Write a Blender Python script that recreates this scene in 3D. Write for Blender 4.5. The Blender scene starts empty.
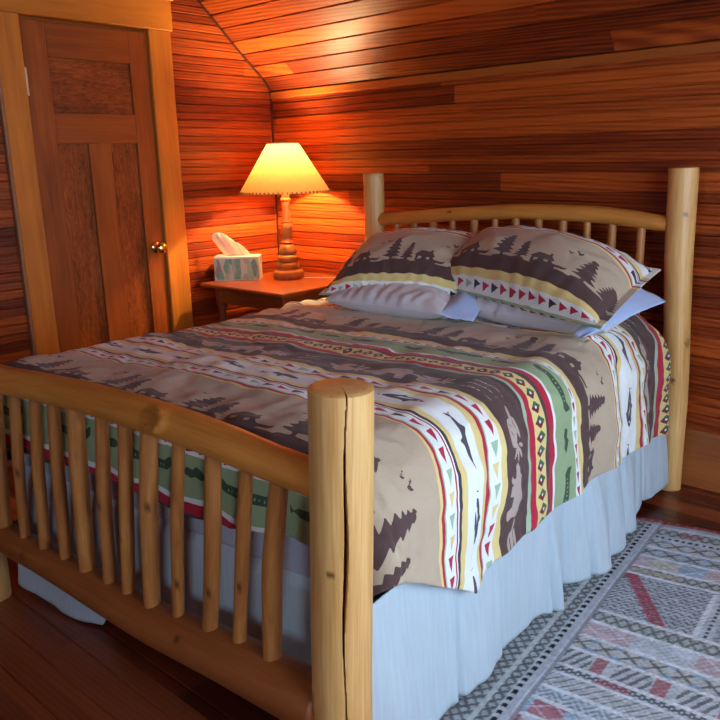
import bpy, math, random
import numpy as np
from math import sin, cos, pi, sqrt, atan2
rng = np.random.default_rng(7)
random.seed(7)
SC = bpy.context.scene
COL = SC.collection

# ------------------------------------------------------------------ helpers
def link(name, V, F, mat=None, parent=None, smooth=True, attrs=None, sharp=None):
    me = bpy.data.meshes.new(name)
    V = np.asarray(V, dtype=np.float32).reshape(-1, 3)
    if isinstance(F, np.ndarray):
        n, k = F.shape
        me.vertices.add(len(V)); me.vertices.foreach_set('co', V.ravel())
        me.loops.add(n * k); me.loops.foreach_set('vertex_index', F.ravel().astype(np.int32))
        me.polygons.add(n); me.polygons.foreach_set('loop_start', np.arange(0, n * k, k, dtype=np.int32))
        me.update(calc_edges=True)
    else:
        me.from_pydata([tuple(map(float, v)) for v in V], [], F); me.update()
    me.validate()
    if attrs:
        for an, arr in attrs.items():
            arr = np.asarray(arr, dtype=np.float32)
            if arr.ndim == 1:
                a = me.attributes.new(an, 'FLOAT', 'POINT'); a.data.foreach_set('value', arr)
            elif arr.shape[1] == 3:
                a = me.attributes.new(an, 'FLOAT_VECTOR', 'POINT'); a.data.foreach_set('vector', arr.ravel())
            else:
                a = me.attributes.new(an, 'FLOAT_COLOR', 'POINT'); a.data.foreach_set('color', arr.ravel())
    if smooth:
        me.polygons.foreach_set('use_smooth', [True] * len(me.polygons))
        if sharp is not None:
            me.set_sharp_from_angle(angle=math.radians(sharp))
    ob = bpy.data.objects.new(name, me)
    if mat: me.materials.append(mat)
    COL.objects.link(ob)
    if parent: ob.parent = parent
    return ob

def empty(name, loc=(0, 0, 0), rz=0.0):
    o = bpy.data.objects.new(name, None); COL.objects.link(o)
    o.location = loc; o.rotation_euler = (0, 0, rz); o.empty_display_size = .1
    return o

def tag(o, label, cat, group=None):
    o['label'] = label; o['category'] = cat
    if group: o['group'] = group
    return o

class MB:                                         # collects pieces that become ONE mesh
    def __init__(s): s.v = []; s.f = []; s.g = []
    def add(s, V, F, G=None):
        b = len(s.v); V = [tuple(map(float, p)) for p in V]
        s.v += V; s.f += [tuple(int(i) + b for i in f) for f in F]
        s.g += [tuple(map(float, p)) for p in (G if G is not None else V)]
    def box(s, x0, x1, y0, y1, z0, z1, bev=0.0, axis='z'):
        b = min(bev, (x1 - x0) / 2.01, (y1 - y0) / 2.01, (z1 - z0) / 2.01)
        if b <= 0:
            V = [(x, y, z) for x in (x0, x1) for y in (y0, y1) for z in (z0, z1)]
            F = [(0, 1, 3, 2), (4, 6, 7, 5), (0, 4, 5, 1), (2, 3, 7, 6), (0, 2, 6, 4), (1, 5, 7, 3)]
        else:
            V = []; idx = {}
            lo, hi = (x0, y0, z0), (x1, y1, z1)
            for sx in (0, 1):
                for sy in (0, 1):
                    for sz in (0, 1):
                        c = [(lo, hi)[k][i] for i, k in enumerate((sx, sy, sz))]
                        d = [b if k == 0 else -b for k in (sx, sy, sz)]
                        for a in range(3):      # vertex lying on face normal to axis a
                            p = [c[i] + (0 if i == a else d[i]) for i in range(3)]
                            idx[(sx, sy, sz, a)] = len(V); V.append(p)
            F = []
            for a in range(3):
                o = [i for i in range(3) if i != a]
                for k in (0, 1):
                    q = []
                    for (m, n) in ((0, 0), (1, 0), (1, 1), (0, 1)):
                        t = [0, 0, 0]; t[a] = k; t[o[0]] = m; t[o[1]] = n
                        q.append(idx[(*t, a)])
                    if (k == 1) == (a == 1): q = q[::-1]
                    F.append(q)
            for a in range(3):                  # edges along axis a
                o = [i for i in range(3) if i != a]
                for m in (0, 1):
                    for n in (0, 1):
                        t0 = [0, 0, 0]; t0[o[0]] = m; t0[o[1]] = n; t1 = list(t0); t0[a] = 0; t1[a] = 1
                        F.append([idx[(*t0, o[0])], idx[(*t0, o[1])], idx[(*t1, o[1])], idx[(*t1, o[0])]])
            for sx in (0, 1):
                for sy in (0, 1):
                    for sz in (0, 1):
                        F.append([idx[(sx, sy, sz, a)] for a in range(3)])
        k = 'xyz'.index(axis)
        G = [((p[(k + 1) % 3]), p[(k + 2) % 3], p[k]) for p in V]
        s.add(V, F, G)
    def lathe(s, prof, c=(0, 0, 0), n=40):
        V = []; F = []
        for (r, z) in prof:
            for k in range(n):
                a = 2 * pi * k / n; V.append((c[0] + r * cos(a), c[1] + r * sin(a), c[2] + z))
        m = len(prof)
        for i in range(m - 1):
            for k in range(n):
                F.append((i * n + k, i * n + (k + 1) % n, (i + 1) * n + (k + 1) % n, (i + 1) * n + k))
        s.add(V, F)
    def build(s, name, mat, parent=None, smooth=True, sharp=35, recalc=True):
        ob = link(name, s.v, s.f, mat, parent, smooth, attrs={'gc': s.g}, sharp=None)
        if recalc:
            import bmesh
            bm = bmesh.new(); bm.from_mesh(ob.data); bmesh.ops.recalc_face_normals(bm, faces=bm.faces); bm.to_mesh(ob.data); bm.free()
        if smooth and sharp: ob.data.set_sharp_from_angle(angle=math.radians(sharp))
        return ob

def grid_faces(nr, nc, flip=False, wrap=False):
    i = np.arange(nr - 1)[:, None]; j = np.arange(nc if wrap else nc - 1)[None, :]
    j2 = (j + 1) % nc
    a = i * nc + j; b = i * nc + j2; c = (i + 1) * nc + j2; d = (i + 1) * nc + j
    F = np.stack([a, b, c, d], -1).reshape(-1, 4)
    return F[:, ::-1].copy() if flip else F

def vnoise(x, y, seed=0):                         # smooth value noise, range about -1..1
    r = np.random.default_rng(seed).uniform(-1, 1, (64, 64))
    x = np.asarray(x, float); y = np.asarray(y, float)
    xi = np.floor(x).astype(int); yi = np.floor(y).astype(int)
    fx = x - xi; fy = y - yi
    fx = fx * fx * fx * (fx * (fx * 6 - 15) + 10); fy = fy * fy * fy * (fy * (fy * 6 - 15) + 10)
    g = lambda a, b: r[a % 64, b % 64]
    return (g(xi, yi) * (1 - fx) * (1 - fy) + g(xi + 1, yi) * fx * (1 - fy) + g(xi, yi + 1) * (1 - fx) * fy + g(xi + 1, yi + 1) * fx * fy)

def sstep(a, b, x):
    t = np.clip((np.asarray(x, float) - a) / (b - a), 0, 1); return t * t * (3 - 2 * t)

# ------------------------------------------------------------------ materials
def newmat(name):
    m = bpy.data.materials.new(name); m.use_nodes = True
    nt = m.node_tree; nt.nodes.clear()
    o = nt.nodes.new('ShaderNodeOutputMaterial'); p = nt.nodes.new('ShaderNodeBsdfPrincipled')
    nt.links.new(p.outputs[0], o.inputs[0])
    return m, nt, p
class NT:
    def __init__(s, nt): s.nt = nt
    def n(s, typ, **kw):
        x = s.nt.nodes.new('ShaderNode' + typ)
        for k, v in kw.items():
            if k.startswith('i_'):
                x.inputs[k[2:].replace('_', ' ')].default_value = v
            else: setattr(x, k, v)
        return x
    def l(s, a, b): s.nt.links.new(a, b)
    def val(s, x, inp):
        if hasattr(x, 'is_output') or isinstance(x, bpy.types.NodeSocket): s.l(x, inp)
        else: inp.default_value = x
    def m(s, op, a, b=None, c=None):
        x = s.n('Math', operation=op); s.val(a, x.inputs[0])
        if b is not None: s.val(b, x.inputs[1])
        if c is not None: s.val(c, x.inputs[2])
        return x.outputs[0]
    def attr(s, name): return s.n('Attribute', attribute_name=name)
    def sep(s, v):
        x = s.n('SeparateXYZ'); s.l(v, x.inputs[0]); return x.outputs
    def comb(s, a, b, c):
        x = s.n('CombineXYZ')
        for i, k in enumerate((a, b, c)): s.val(k, x.inputs[i])
        return x.outputs[0]
    def noise(s, v, scale=1, detail=4, rough=.55, dist=0):
        x = s.n('TexNoise'); s.l(v, x.inputs['Vector']); x.inputs['Scale'].default_value = scale
        x.inputs['Detail'].default_value = detail; x.inputs['Roughness'].default_value = rough; x.inputs['Distortion'].default_value = dist
        return x.outputs[0]
    def ramp(s, f, stops, interp='LINEAR'):
        x = s.n('ValToRGB'); cr = x.color_ramp; cr.interpolation = interp
        while len(cr.elements) > 1: cr.elements.remove(cr.elements[-1])
        cr.elements[0].position = stops[0][0]; cr.elements[0].color = (*stops[0][1], 1)
        for p, c in stops[1:]:
            e = cr.elements.new(p); e.color = (*c, 1)
        s.val(f, x.inputs[0]); return x.outputs[0]
    def mix(s, f, a, b, blend='MIX'):
        x = s.n('Mix', data_type='RGBA', blend_type=blend)
        s.val(f, x.inputs[0])
        for k, q in ((6, a), (7, b)):
            if isinstance(q, tuple): x.inputs[k].default_value = (*q, 1)
            else: s.l(q, x.inputs[k])
        return x.outputs[2]
    def bump(s, h, strength=.3, dist=.01, normal=None):
        x = s.n('Bump'); s.l(h, x.inputs['Height']); x.inputs['Strength'].default_value = strength; x.inputs['Distance'].default_value = dist
        if normal is not None: s.l(normal, x.inputs['Normal'])
        return x.outputs[0]
    def mapr(s, v, a, b, c, d):
        x = s.n('MapRange'); s.l(v, x.inputs[0])
        for i, k in enumerate((a, b, c, d)): x.inputs[i + 1].default_value = k
        return x.outputs[0]

def board_mat(name, pitch, dark, mid, light, rough=.38, half=True, plen=2.6, grain=1.0, spec=.5, seed=0.0, coat=0.0, contrast=1.0):
    """varnished tongue and groove boards; attribute bc = (along, across, 0)"""
    m, nt, p = newmat(name); N = NT(nt)
    bc = N.sep(N.attr('bc').outputs['Vector'])
    row = N.m('FLOOR', N.m('DIVIDE', bc[1], pitch))
    wr = N.n('TexWhiteNoise', noise_dimensions='2D'); N.l(N.comb(row, seed, 0), wr.inputs['Vector'])
    seg = N.m('FLOOR', N.m('DIVIDE', N.m('ADD', bc[0], N.m('MULTIPLY', wr.outputs[0], plen * 1.7)), plen))
    w2 = N.n('TexWhiteNoise', noise_dimensions='3D'); N.l(N.comb(row, seg, seed + 3), w2.inputs['Vector'])
    tone = w2.outputs[0]
    if half:
        hrow = N.m('FLOOR', N.m('DIVIDE', bc[1], pitch / 2))
        w3 = N.n('TexWhiteNoise', noise_dimensions='3D'); N.l(N.comb(hrow, seg, seed + 9), w3.inputs['Vector'])
        tone = N.m('ADD', N.m('MULTIPLY', tone, .7), N.m('MULTIPLY', w3.outputs[0], .3))
    # grain: long streaks, shifted per board
    off = N.m('MULTIPLY', w2.outputs[0], 37.0)
    gv = N.comb(N.m('ADD', N.m('MULTIPLY', bc[0], 1.6), off), N.m('MULTIPLY', bc[1], 26.0), off)
    g1 = N.noise(gv, 1.0, 5, .6, 1.6)
    gv2 = N.comb(N.m('MULTIPLY', bc[0], 5.0), N.m('MULTIPLY', bc[1], 170.0), off)
    g2 = N.noise(gv2, 1.0, 3, .6, .4)
    wv = N.n('TexWave', wave_type='RINGS', rings_direction='Z', wave_profile='SIN')
    wv.inputs['Scale'].default_value = 1.0; wv.inputs['Distortion'].default_value = 2.5; wv.inputs['Detail'].default_value = 2.0; wv.inputs['Detail Scale'].default_value = .9
    N.l(N.comb(N.m('ADD', N.m('MULTIPLY', bc[0], 1.3), N.m('MULTIPLY', off, .7)), N.m('MULTIPLY', bc[1], 22.0), off), wv.inputs['Vector'])
    f = N.m('ADD', N.m('ADD', N.m('MULTIPLY', tone, .56), .02), N.m('MULTIPLY', g1, .50 * grain))
    f = N.m('ADD', f, N.m('MULTIPLY', g2, .18 * grain))
    f = N.m('SUBTRACT', f, N.m('MULTIPLY', wv.outputs[1], .20 * grain))
    f = N.m('ADD', N.m('MULTIPLY', N.m('SUBTRACT', f, .5), contrast), .5)
    c = N.ramp(f, [(.12, dark), (.48, mid), (.85, light)])
    N.l(c, p.inputs['Base Color'])
    p.inputs['Roughness'].default_value = rough; p.inputs['Specular IOR Level'].default_value = spec
    p.inputs['Coat Weight'].default_value = coat; p.inputs['Coat Roughness'].default_value = .22
    # end joints between boards
    fr = N.m('FRACT', N.m('DIVIDE', N.m('ADD', bc[0], N.m('MULTIPLY', wr.outputs[0], plen * 1.7)), plen))
    jt = N.m('LESS_THAN', fr, .0022 / plen * 1.5)
    h = N.m('SUBTRACT', N.m('ADD', N.m('MULTIPLY', g2, .25), N.m('MULTIPLY', g1, .35)), jt)
    N.l(N.bump(h, .35, .0025), p.inputs['Normal'])
    return m

def grain_mat(name, dark, mid, light, rough=.4, scale=(30, 30, 2.2), fine=1.0, coat=0.0, knots=0.0, spec=.5, figure=0.0):
    """solid wood; attribute gc = (x, y, along)"""
    m, nt, p = newmat(name); N = NT(nt)
    g = N.sep(N.attr('gc').outputs['Vector'])
    info = N.n('ObjectInfo').outputs['Random']
    off = N.m('MULTIPLY', info, 23.0)
    v = N.comb(N.m('ADD', N.m('MULTIPLY', g[0], scale[0]), off), N.m('MULTIPLY', g[1], scale[1]), N.m('ADD', N.m('MULTIPLY', g[2], scale[2]), off))
    n1 = N.noise(v, 1, 5, .6, 1.2)
    v2 = N.comb(N.m('MULTIPLY', g[0], scale[0] * 7), N.m('MULTIPLY', g[1], scale[1] * 7), N.m('MULTIPLY', g[2], scale[2] * 3))
    n2 = N.noise(v2, 1, 3, .6, .2)
    v3 = N.comb(N.m('ADD', N.m('MULTIPLY', g[0], 6), off), N.m('MULTIPLY', g[1], 6), N.m('MULTIPLY', g[2], 2.5))
    n3 = N.noise(v3, 1, 2, .5, .3)
    f = N.m('ADD', N.m('MULTIPLY', n1, .6), N.m('MULTIPLY', n2, .28 * fine))
    f = N.m('ADD', f, N.m('MULTIPLY', n3, .45)); f = N.m('SUBTRACT', f, .17)
    if figure:
        vf = N.comb(N.m('MULTIPLY', g[0], 45), N.m('MULTIPLY', g[1], 45), N.m('MULTIPLY', g[2], 14))
        nf = N.noise(vf, 1, 3, .6, 2.2); f = N.m('ADD', f, N.m('MULTIPLY', N.m('SUBTRACT', nf, .5), figure))
    c = N.ramp(f, [(.2, dark), (.5, mid), (.78, light)])
    if knots:
        kn = N.attr('knot').outputs['Fac']
        c = N.mix(kn, c, (dark[0] * .35, dark[1] * .3, dark[2] * .3))
    N.l(c, p.inputs['Base Color'])
    p.inputs['Roughness'].default_value = rough; p.inputs['Specular IOR Level'].default_value = spec
    p.inputs['Coat Weight'].default_value = coat; p.inputs['Coat Roughness'].default_value = .2
    N.l(N.bump(N.m('ADD', n1, N.m('MULTIPLY', n2, .5)), .25, .002), p.inputs['Normal'])
    return m

def plain(name, col, rough=.5, metal=0.0, spec=.5, bump=0.0, bscale=200, var=.0, sheen=0.0):
    m, nt, p = newmat(name); N = NT(nt)
    tc = N.n('TexCoord').outputs['Object']
    nz = N.noise(tc, bscale, 3, .6)
    if var:
        nn = N.noise(tc, bscale * .06, 3, .6)
        c = N.mix(nn, tuple(x * (1 - var) for x in col), tuple(min(1, x * (1 + var)) for x in col)); N.l(c, p.inputs['Base Color'])
    else: p.inputs['Base Color'].default_value = (*col, 1)
    p.inputs['Roughness'].default_value = rough; p.inputs['Metallic'].default_value = metal; p.inputs['Specular IOR Level'].default_value = spec
    p.inputs['Sheen Weight'].default_value = sheen
    if bump: N.l(N.bump(nz, bump, .002), p.inputs['Normal'])
    return m

WD, WM, WL = (.045, .006, .0025), (.205, .028, .0048), (.44, .083, .011)
M_wall = board_mat('wall_boards', .08, WD, WM, WL, rough=.42, spec=.25, half=True, grain=1.15, seed=1.0)
M_ceil = board_mat('ceiling_boards', .0893, WD, WM, WL, spec=.28, rough=.46, half=False, grain=1.25, seed=5.0)
M_floor = board_mat('floor_boards', .095, (.05, .008, .004), (.17, .030, .010), (.30, .072, .022), rough=.30, half=False, grain=.55, seed=11.0, plen=3.2)
M_trim = grain_mat('honey_trim', (.38, .105, .012), (.60, .195, .018), (.72, .27, .032), spec=.3, rough=.45, scale=(18, 18, 1.2), fine=.5)
M_door = grain_mat('door_wood', (.15, .032, .005), (.31, .074, .010), (.44, .125, .018), spec=.3, rough=.42, scale=(22, 22, 1.3), fine=.8)
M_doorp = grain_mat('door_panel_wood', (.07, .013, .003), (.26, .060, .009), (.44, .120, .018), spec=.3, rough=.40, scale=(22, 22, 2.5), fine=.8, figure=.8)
M_base = grain_mat('baseboard_wood', (.14, .036, .010), (.34, .105, .026), (.45, .155, .04), rough=.38, scale=(20, 20, 1.3))
M_log = grain_mat('peeled_pine', (.33, .13, .035), (.62, .31, .095), (.80, .50, .20), rough=.42, fine=1.5, scale=(30, 30, 1.8), knots=1.0)
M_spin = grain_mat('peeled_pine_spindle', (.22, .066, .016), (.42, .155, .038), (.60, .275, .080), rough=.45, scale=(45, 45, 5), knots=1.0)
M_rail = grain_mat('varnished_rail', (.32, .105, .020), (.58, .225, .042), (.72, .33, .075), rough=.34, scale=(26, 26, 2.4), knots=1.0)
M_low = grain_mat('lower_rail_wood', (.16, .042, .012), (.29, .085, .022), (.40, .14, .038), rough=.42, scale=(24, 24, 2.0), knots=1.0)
M_cut = plain('cut_crack', (.16, .06, .022), .8)
M_table = grain_mat('table_wood', (.10, .020, .006), (.20, .048, .013), (.28, .075, .020), spec=.35, rough=.32, scale=(20, 20, 2))
M_lampw = grain_mat('lamp_wood', (.16, .052, .014), (.30, .115, .034), (.42, .19, .06), rough=.30, scale=(50, 50, 8))
M_brass = plain('brass', (.83, .58, .22), .18, 1.0)
M_steel = plain('grey_steel', (.16, .19, .22), .45, .6)
M_black = plain('black_plastic', (.012, .012, .014), .35)
M_mark = plain('white_print', (.6, .6, .6), .6)

# ------------------------------------------------------------------ camera (solved from the photograph's lines)
CX, CY, CZ, YAW, PITCH, ROLL, FPX = 3.53329, -3.13303, 1.342567, -0.745489, -0.251043, -0.025028, 778.302
from mathutils import Matrix, Vector
cyw, syw, cp, sp = cos(YAW), sin(YAW), cos(PITCH), sin(PITCH)
fv = Vector((syw * cp, cyw * cp, sp)); r0 = Vector((cyw, -syw, 0)); u0 = r0.cross(fv)
rv = cos(ROLL) * r0 + sin(ROLL) * u0; uv_ = -sin(ROLL) * r0 + cos(ROLL) * u0
cam = bpy.data.cameras.new('camera'); co = bpy.data.objects.new('camera', cam); COL.objects.link(co)
cam.sensor_fit = 'HORIZONTAL'; cam.sensor_width = 36; cam.lens = FPX / 720 * 36; cam.clip_start = .05
Mx = Matrix.Identity(4)
for i in range(3):
    Mx[i][0] = rv[i]; Mx[i][1] = uv_[i]; Mx[i][2] = -fv[i]
Mx[0][3], Mx[1][3], Mx[2][3] = CX, CY, CZ
co.matrix_world = Mx
SC.camera = co

# bed frame of reference: local x across (u), local -y towards the foot
BX, BY, BROT, BW, BL = 0.9484088, -0.2009525, 0.0804234, 1.477413, 2.090547
cb, sb = cos(BROT), sin(BROT)

# ------------------------------------------------------------------ room shell
ROOM_X, ROOM_Y = 4.7, -5.3
def board_strip(name, path, a0, a1, axis, pitch, mat, off0=0.0, nrm_flip=False, kind='structure', bead=True, parent=None, seg=1):
    """boards running along an axis; path = list of (p, z, across) in the cross plane, grooved"""
    pts = []                                     # resample the cross path, add V grooves
    P = [np.array(p[:2], float) for p in path]
    L = [0]
    for a, b in zip(P, P[1:]): L.append(L[-1] + np.linalg.norm(b - a))
    tot = L[-1]
    def at(s):
        s = min(max(s, 0), tot)
        k = max(i for i in range(len(L)) if L[i] <= s + 1e-9); k = min(k, len(P) - 2)
        t = (s - L[k]) / (L[k + 1] - L[k]); d = (P[k + 1] - P[k]) / (L[k + 1] - L[k])
        return P[k] + (P[k + 1] - P[k]) * t, np.array([-d[1], d[0]])
    S = []
    k = math.floor(off0 / pitch)
    while k * pitch < off0 + tot + pitch:
        for o, dep in ((-.0048, 0), (-.0020, .008), (.0020, .008), (.0048, 0)): S.append((k * pitch + o - off0, dep))
        if bead:
            for o, dep in ((-.0042, 0), (0, .0050), (.0042, 0)): S.append((k * pitch + pitch / 2 + o - off0, dep))
        k += 1
    S += [(0, 0), (tot, 0)] + [(l, 0) for l in L[1:-1]]
    S = sorted([s for s in S if -1e-6 <= s[0] <= tot + 1e-6])
    V = []; A = []
    sg = -1 if nrm_flip else 1
    for s, dep in S:
        c, n = at(s); c = c - n * dep * sg
        for a in (a0, a1):
            V.append((a, c[0], c[1]) if axis == 'x' else (c[0], a, c[1])); A.append((a, s + off0, 0))
    F = [(2 * i, 2 * i + 1, 2 * i + 3, 2 * i + 2) for i in range(len(S) - 1)]
    return V, F, A
def strips(name, lst, mat, parent=None):
    V = []; F = []; A = []
    for v, f, a in lst:
        b = len(V); V += v; A += a; F += [tuple(i + b for i in q) for q in f]
    ob = link(name, V, F, mat, parent, smooth=False, attrs={'bc': A})
    return ob
P8 = .08
KNEE = 1.69
# back knee wall, x from 0 to ROOM_X
o = strips('wall_back', [board_strip('', [(0, 0.0), (0, KNEE)], -.02, ROOM_X + .02, 'x', P8, M_wall, 0.01)], M_wall); o['kind'] = 'structure'
# ceiling: cove, slope, flat
prof = [(0, KNEE), (-.006, 1.735), (-.022, 1.765), (-.055, 1.802), (-.11, 1.848), (-.179, 1.905), (-.27, 1.985), (-.469, 2.165), (-.96, 2.62), (-5.3, 2.62)]
o = strips('ceiling', [board_strip('', prof, -.02, ROOM_X + .02, 'x', .0893, M_ceil, .045, bead=False)], M_ceil); o['kind'] = 'structure'
# left wall in three pieces around the door
DY0, DY1, DH = -.797, -1.442, 1.978
ls = [board_strip('', [(0, 0), (0, 2.7)], 0.02, -.76, 'y', P8, M_wall, .03, nrm_flip=True),
      board_strip('', [(0, 0), (0, 2.7)], -1.48, ROOM_Y, 'y', P8, M_wall, .03, nrm_flip=True),
      board_strip('', [(0, 2.02), (0, 2.7)], -.76, -1.48, 'y', P8, M_wall, 2.05, nrm_flip=True)]
o = strips('wall_left', ls, M_wall); o['kind'] = 'structure'
# right wall with a window, rear wall with a window added for fill
def wall_with_window(name, axis, c, a0, a1, w0, w1, z0, z1, ztop):
    L = []
    for (p0, p1, q0, q1) in ((a0, w0, 0, ztop), (w1, a1, 0, ztop), (w0, w1, 0, z0), (w0, w1, z1, ztop)):
        V, F, A = board_strip('', [(c, q0), (c, q1)], p0, p1, axis, P8, M_wall, q0 + .03)
        L.append((V, F, A))
    o = strips(name, L, M_wall); o['kind'] = 'structure'; return o
RW = (-3.05, -.85, .58, 1.92)      # right window: y range, z range
FILL_W = (2.3, 3.2, .95, 1.90)         # unseen rear window added as front fill: x range, z range
wall_with_window('wall_right', 'y', ROOM_X, ROOM_Y, 0, RW[0], RW[1], RW[2], RW[3], 2.7)
wall_with_window('wall_front', 'x', ROOM_Y, 0, ROOM_X, FILL_W[0], FILL_W[1], FILL_W[2], FILL_W[3], 2.7)
# floor: boards run along x
V = []; F = []; A = []
k = 0; y = 0.038
while y > ROOM_Y:
    y2 = max(y - .095, ROOM_Y)
    b = len(V)
    pr = [(y, -.004), (y - .0015, -.004), (y - .0035, 0), (y2 + .0035, 0), (y2 + .0015, -.004), (y2, -.004)]
    for (yy, zz) in pr:
        for x in (-.08, ROOM_X + .05): V.append((x, yy, zz)); A.append((x, -yy, 0))
    F += [(b + 2 * i, b + 2 * i + 2, b + 2 * i + 3, b + 2 * i + 1) for i in range(5)]
    y = y2
# the room behind the walls is closed by a floor that ends at them
o = link('floor', V, F, M_floor, None, smooth=False, attrs={'bc': A}); o['kind'] = 'structure'

# baseboard along the back wall (tall, paler board) and the pale strip at the foot of the slope
mb = MB(); mb.box(0.0, ROOM_X, -.016, .002, 0, .245, .003, 'x'); mb.box(0, ROOM_X, -.019, .002, .232, .247, .003, 'x')
o = mb.build('baseboard_back', M_base); o['kind'] = 'structure'
mb = MB(); mb.box(0.0, ROOM_X, -.012, .002, 1.694, 1.732, .004, 'x')
o = mb.build('trim_1', grain_mat('strip_wood', (.20, .045, .008), (.34, .085, .013), (.46, .13, .02), rough=.34, scale=(22, 22, 1.3))); o['kind'] = 'structure'
mb = MB(); mb.box(0, .014, ROOM_Y, -1.57, 0, .22, .003, 'y')
o = mb.build('baseboard_left', M_base); o['kind'] = 'structure'

mb = MB()                                        # dark strip standing in for the shadow gap along corner and gable curve
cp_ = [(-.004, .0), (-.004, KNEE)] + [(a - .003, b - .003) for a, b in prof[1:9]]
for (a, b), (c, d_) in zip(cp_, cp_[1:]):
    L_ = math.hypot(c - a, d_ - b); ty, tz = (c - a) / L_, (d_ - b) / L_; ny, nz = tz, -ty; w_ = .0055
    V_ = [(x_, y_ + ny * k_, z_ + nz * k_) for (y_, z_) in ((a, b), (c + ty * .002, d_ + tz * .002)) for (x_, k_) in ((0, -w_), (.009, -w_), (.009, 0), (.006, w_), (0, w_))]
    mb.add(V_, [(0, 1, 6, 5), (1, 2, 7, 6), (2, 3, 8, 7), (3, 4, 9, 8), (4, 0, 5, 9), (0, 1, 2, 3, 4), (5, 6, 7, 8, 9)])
o = mb.build('corner_shadow_strip', plain('corner_shadow_dark', (.05, .010, .004), .5), smooth=False); o['kind'] = 'structure'

# windows outside the frame: right one brings daylight, rear one is added fill
M_glass, nt, p = newmat('window_glass'); N = NT(nt)
tr = N.n('BsdfTransparent'); gl = N.n('BsdfGlossy'); gl.inputs['Roughness'].default_value = .02; mx = N.n('MixShader'); mx.inputs[0].default_value = .06
N.l(tr.outputs[0], mx.inputs[1]); N.l(gl.outputs[0], mx.inputs[2]); N.l(mx.outputs[0], [n for n in nt.nodes if n.type == 'OUTPUT_MATERIAL'][0].inputs[0])
def window(name, axis, c, w0, w1, z0, z1, sgn):
    e = empty(name, (0, 0, 0)); e['kind'] = 'structure'
    def bx(mb, a0, a1, d0, d1, q0, q1):
        d0, d1 = sorted((c + d0 * sgn, c + d1 * sgn))
        if axis == 'y': mb.box(d0, d1, a0, a1, q0, q1, .003, 'z')
        else: mb.box(a0, a1, d0, d1, q0, q1, .003, 'z')
    mb = MB()
    for (a0, a1, q0, q1) in ((w0 - .1, w0, z0 - .1, z1 + .1), (w1, w1 + .1, z0 - .1, z1 + .1), (w0, w1, z1, z1 + .1), (w0, w1, z0 - .1, z0)):
        bx(mb, a0, a1, -.02, .0, q0, q1)
    mb.build('window_frame', M_trim, e)
    mb = MB(); mid = (z0 + z1) / 2; cm = (w0 + w1) / 2
    for (a0, a1, q0, q1) in ((w0, w0 + .04, z0, z1), (w1 - .04, w1, z0, z1), (w0, w1, z0, z0 + .05), (w0, w1, z1 - .04, z1), (w0, w1, mid - .02, mid + .02), (cm - .012, cm + .012, z0, z1)):
        bx(mb, a0, a1, .01, .045, q0, q1)
    mb.build('sash', M_trim, e)
    mb = MB(); bx(mb, w0, w1, .026, .03, z0, z1); mb.build('pane', M_glass, e)
    la = bpy.data.lights.new('daylight_portal', 'AREA'); la.shape = 'RECTANGLE'
    la.size = (w1 - w0); la.size_y = (z1 - z0); la.cycles.is_portal = True
    lo = bpy.data.objects.new('daylight_portal', la); COL.objects.link(lo)
    n = Vector((-sgn, 0, 0)) if axis == 'y' else Vector((0, -sgn, 0))
    lo.rotation_euler = n.to_track_quat('-Z', 'Z').to_euler()
    pos = ((c + .06 * sgn, cm, mid) if axis == 'y' else (cm, c + .06 * sgn, mid)); lo.location = pos
window('window_1', 'y', ROOM_X, RW[0], RW[1], RW[2], RW[3], 1)
window('fill_window', 'x', ROOM_Y, FILL_W[0], FILL_W[1], FILL_W[2], FILL_W[3], -1)

# ------------------------------------------------------------------ door
door = empty('door_1', (0, -1.12, 0)); door['kind'] = 'structure'
def dmb(fn, name, mat, parent=door, **k):
    mb = MB(); fn(mb)
    mb.v = [(x, y + 1.12, z) for x, y, z in mb.v]
    return mb.build(name, mat, parent, **k)
SX = .004                                       # face of the door slab
def slab(mb):
    x0, x1 = -.03, SX
    mb.box(x0, x1, -1.437, -1.322, .012, DH - .004, .002, 'z')     # stiles
    mb.box(x0, x1, -.905, -.802, .012, DH - .004, .002, 'z')
    mb.box(x0, x1, -1.322, -.905, 1.825, DH - .004, .002, 'y')     # rails
    mb.box(x0, x1, -1.322, -.905, 1.452, 1.588, .002, 'y')
    mb.box(x0, x1, -1.322, -.905, .012, .26, .002, 'y')
    mb.box(x0, x1, -1.168, -1.052, .26, 1.452, .002, 'z')          # middle stile
dmb(slab, 'door_slab', M_door)
dmb(lambda mb: mb.box(-.028, -.012, -1.33, -.89, 1.58, 1.83, .001, 'y'), 'door_panel', M_doorp)
dmb(lambda mb: mb.box(-.028, -.012, -1.33, -1.16, .25, 1.46, .001, 'z'), 'door_panel', M_doorp)
dmb(lambda mb: mb.box(-.028, -.012, -1.06, -.89, .25, 1.46, .001, 'z'), 'door_panel', M_doorp)
dmb(lambda mb: (mb.box(-.06, .022, -.797, -.668, 0, 1.992, .004, 'z')), 'door_casing', M_trim)
dmb(lambda mb: (mb.box(-.06, .022, -1.556, -1.442, 0, 1.992, .004, 'z')), 'door_casing', M_trim)
dmb(lambda mb: (mb.box(-.06, .026, -1.575, -.655, 1.992, 2.135, .004, 'y')), 'door_casing', M_trim)
def cap(mb):
    mb.box(-.02, .055, -1.60, -.632, 2.150, 2.185, .006, 'y'); mb.box(-.02, .038, -1.59, -.643, 2.133, 2.152, .005, 'y')
dmb(cap, 'casing_cap', M_trim)
dmb(lambda mb: mb.box(-.06, -.031, -1.45, -.79, 0, 2.0, 0, 'z'), 'door_backing', M_door)
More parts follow.
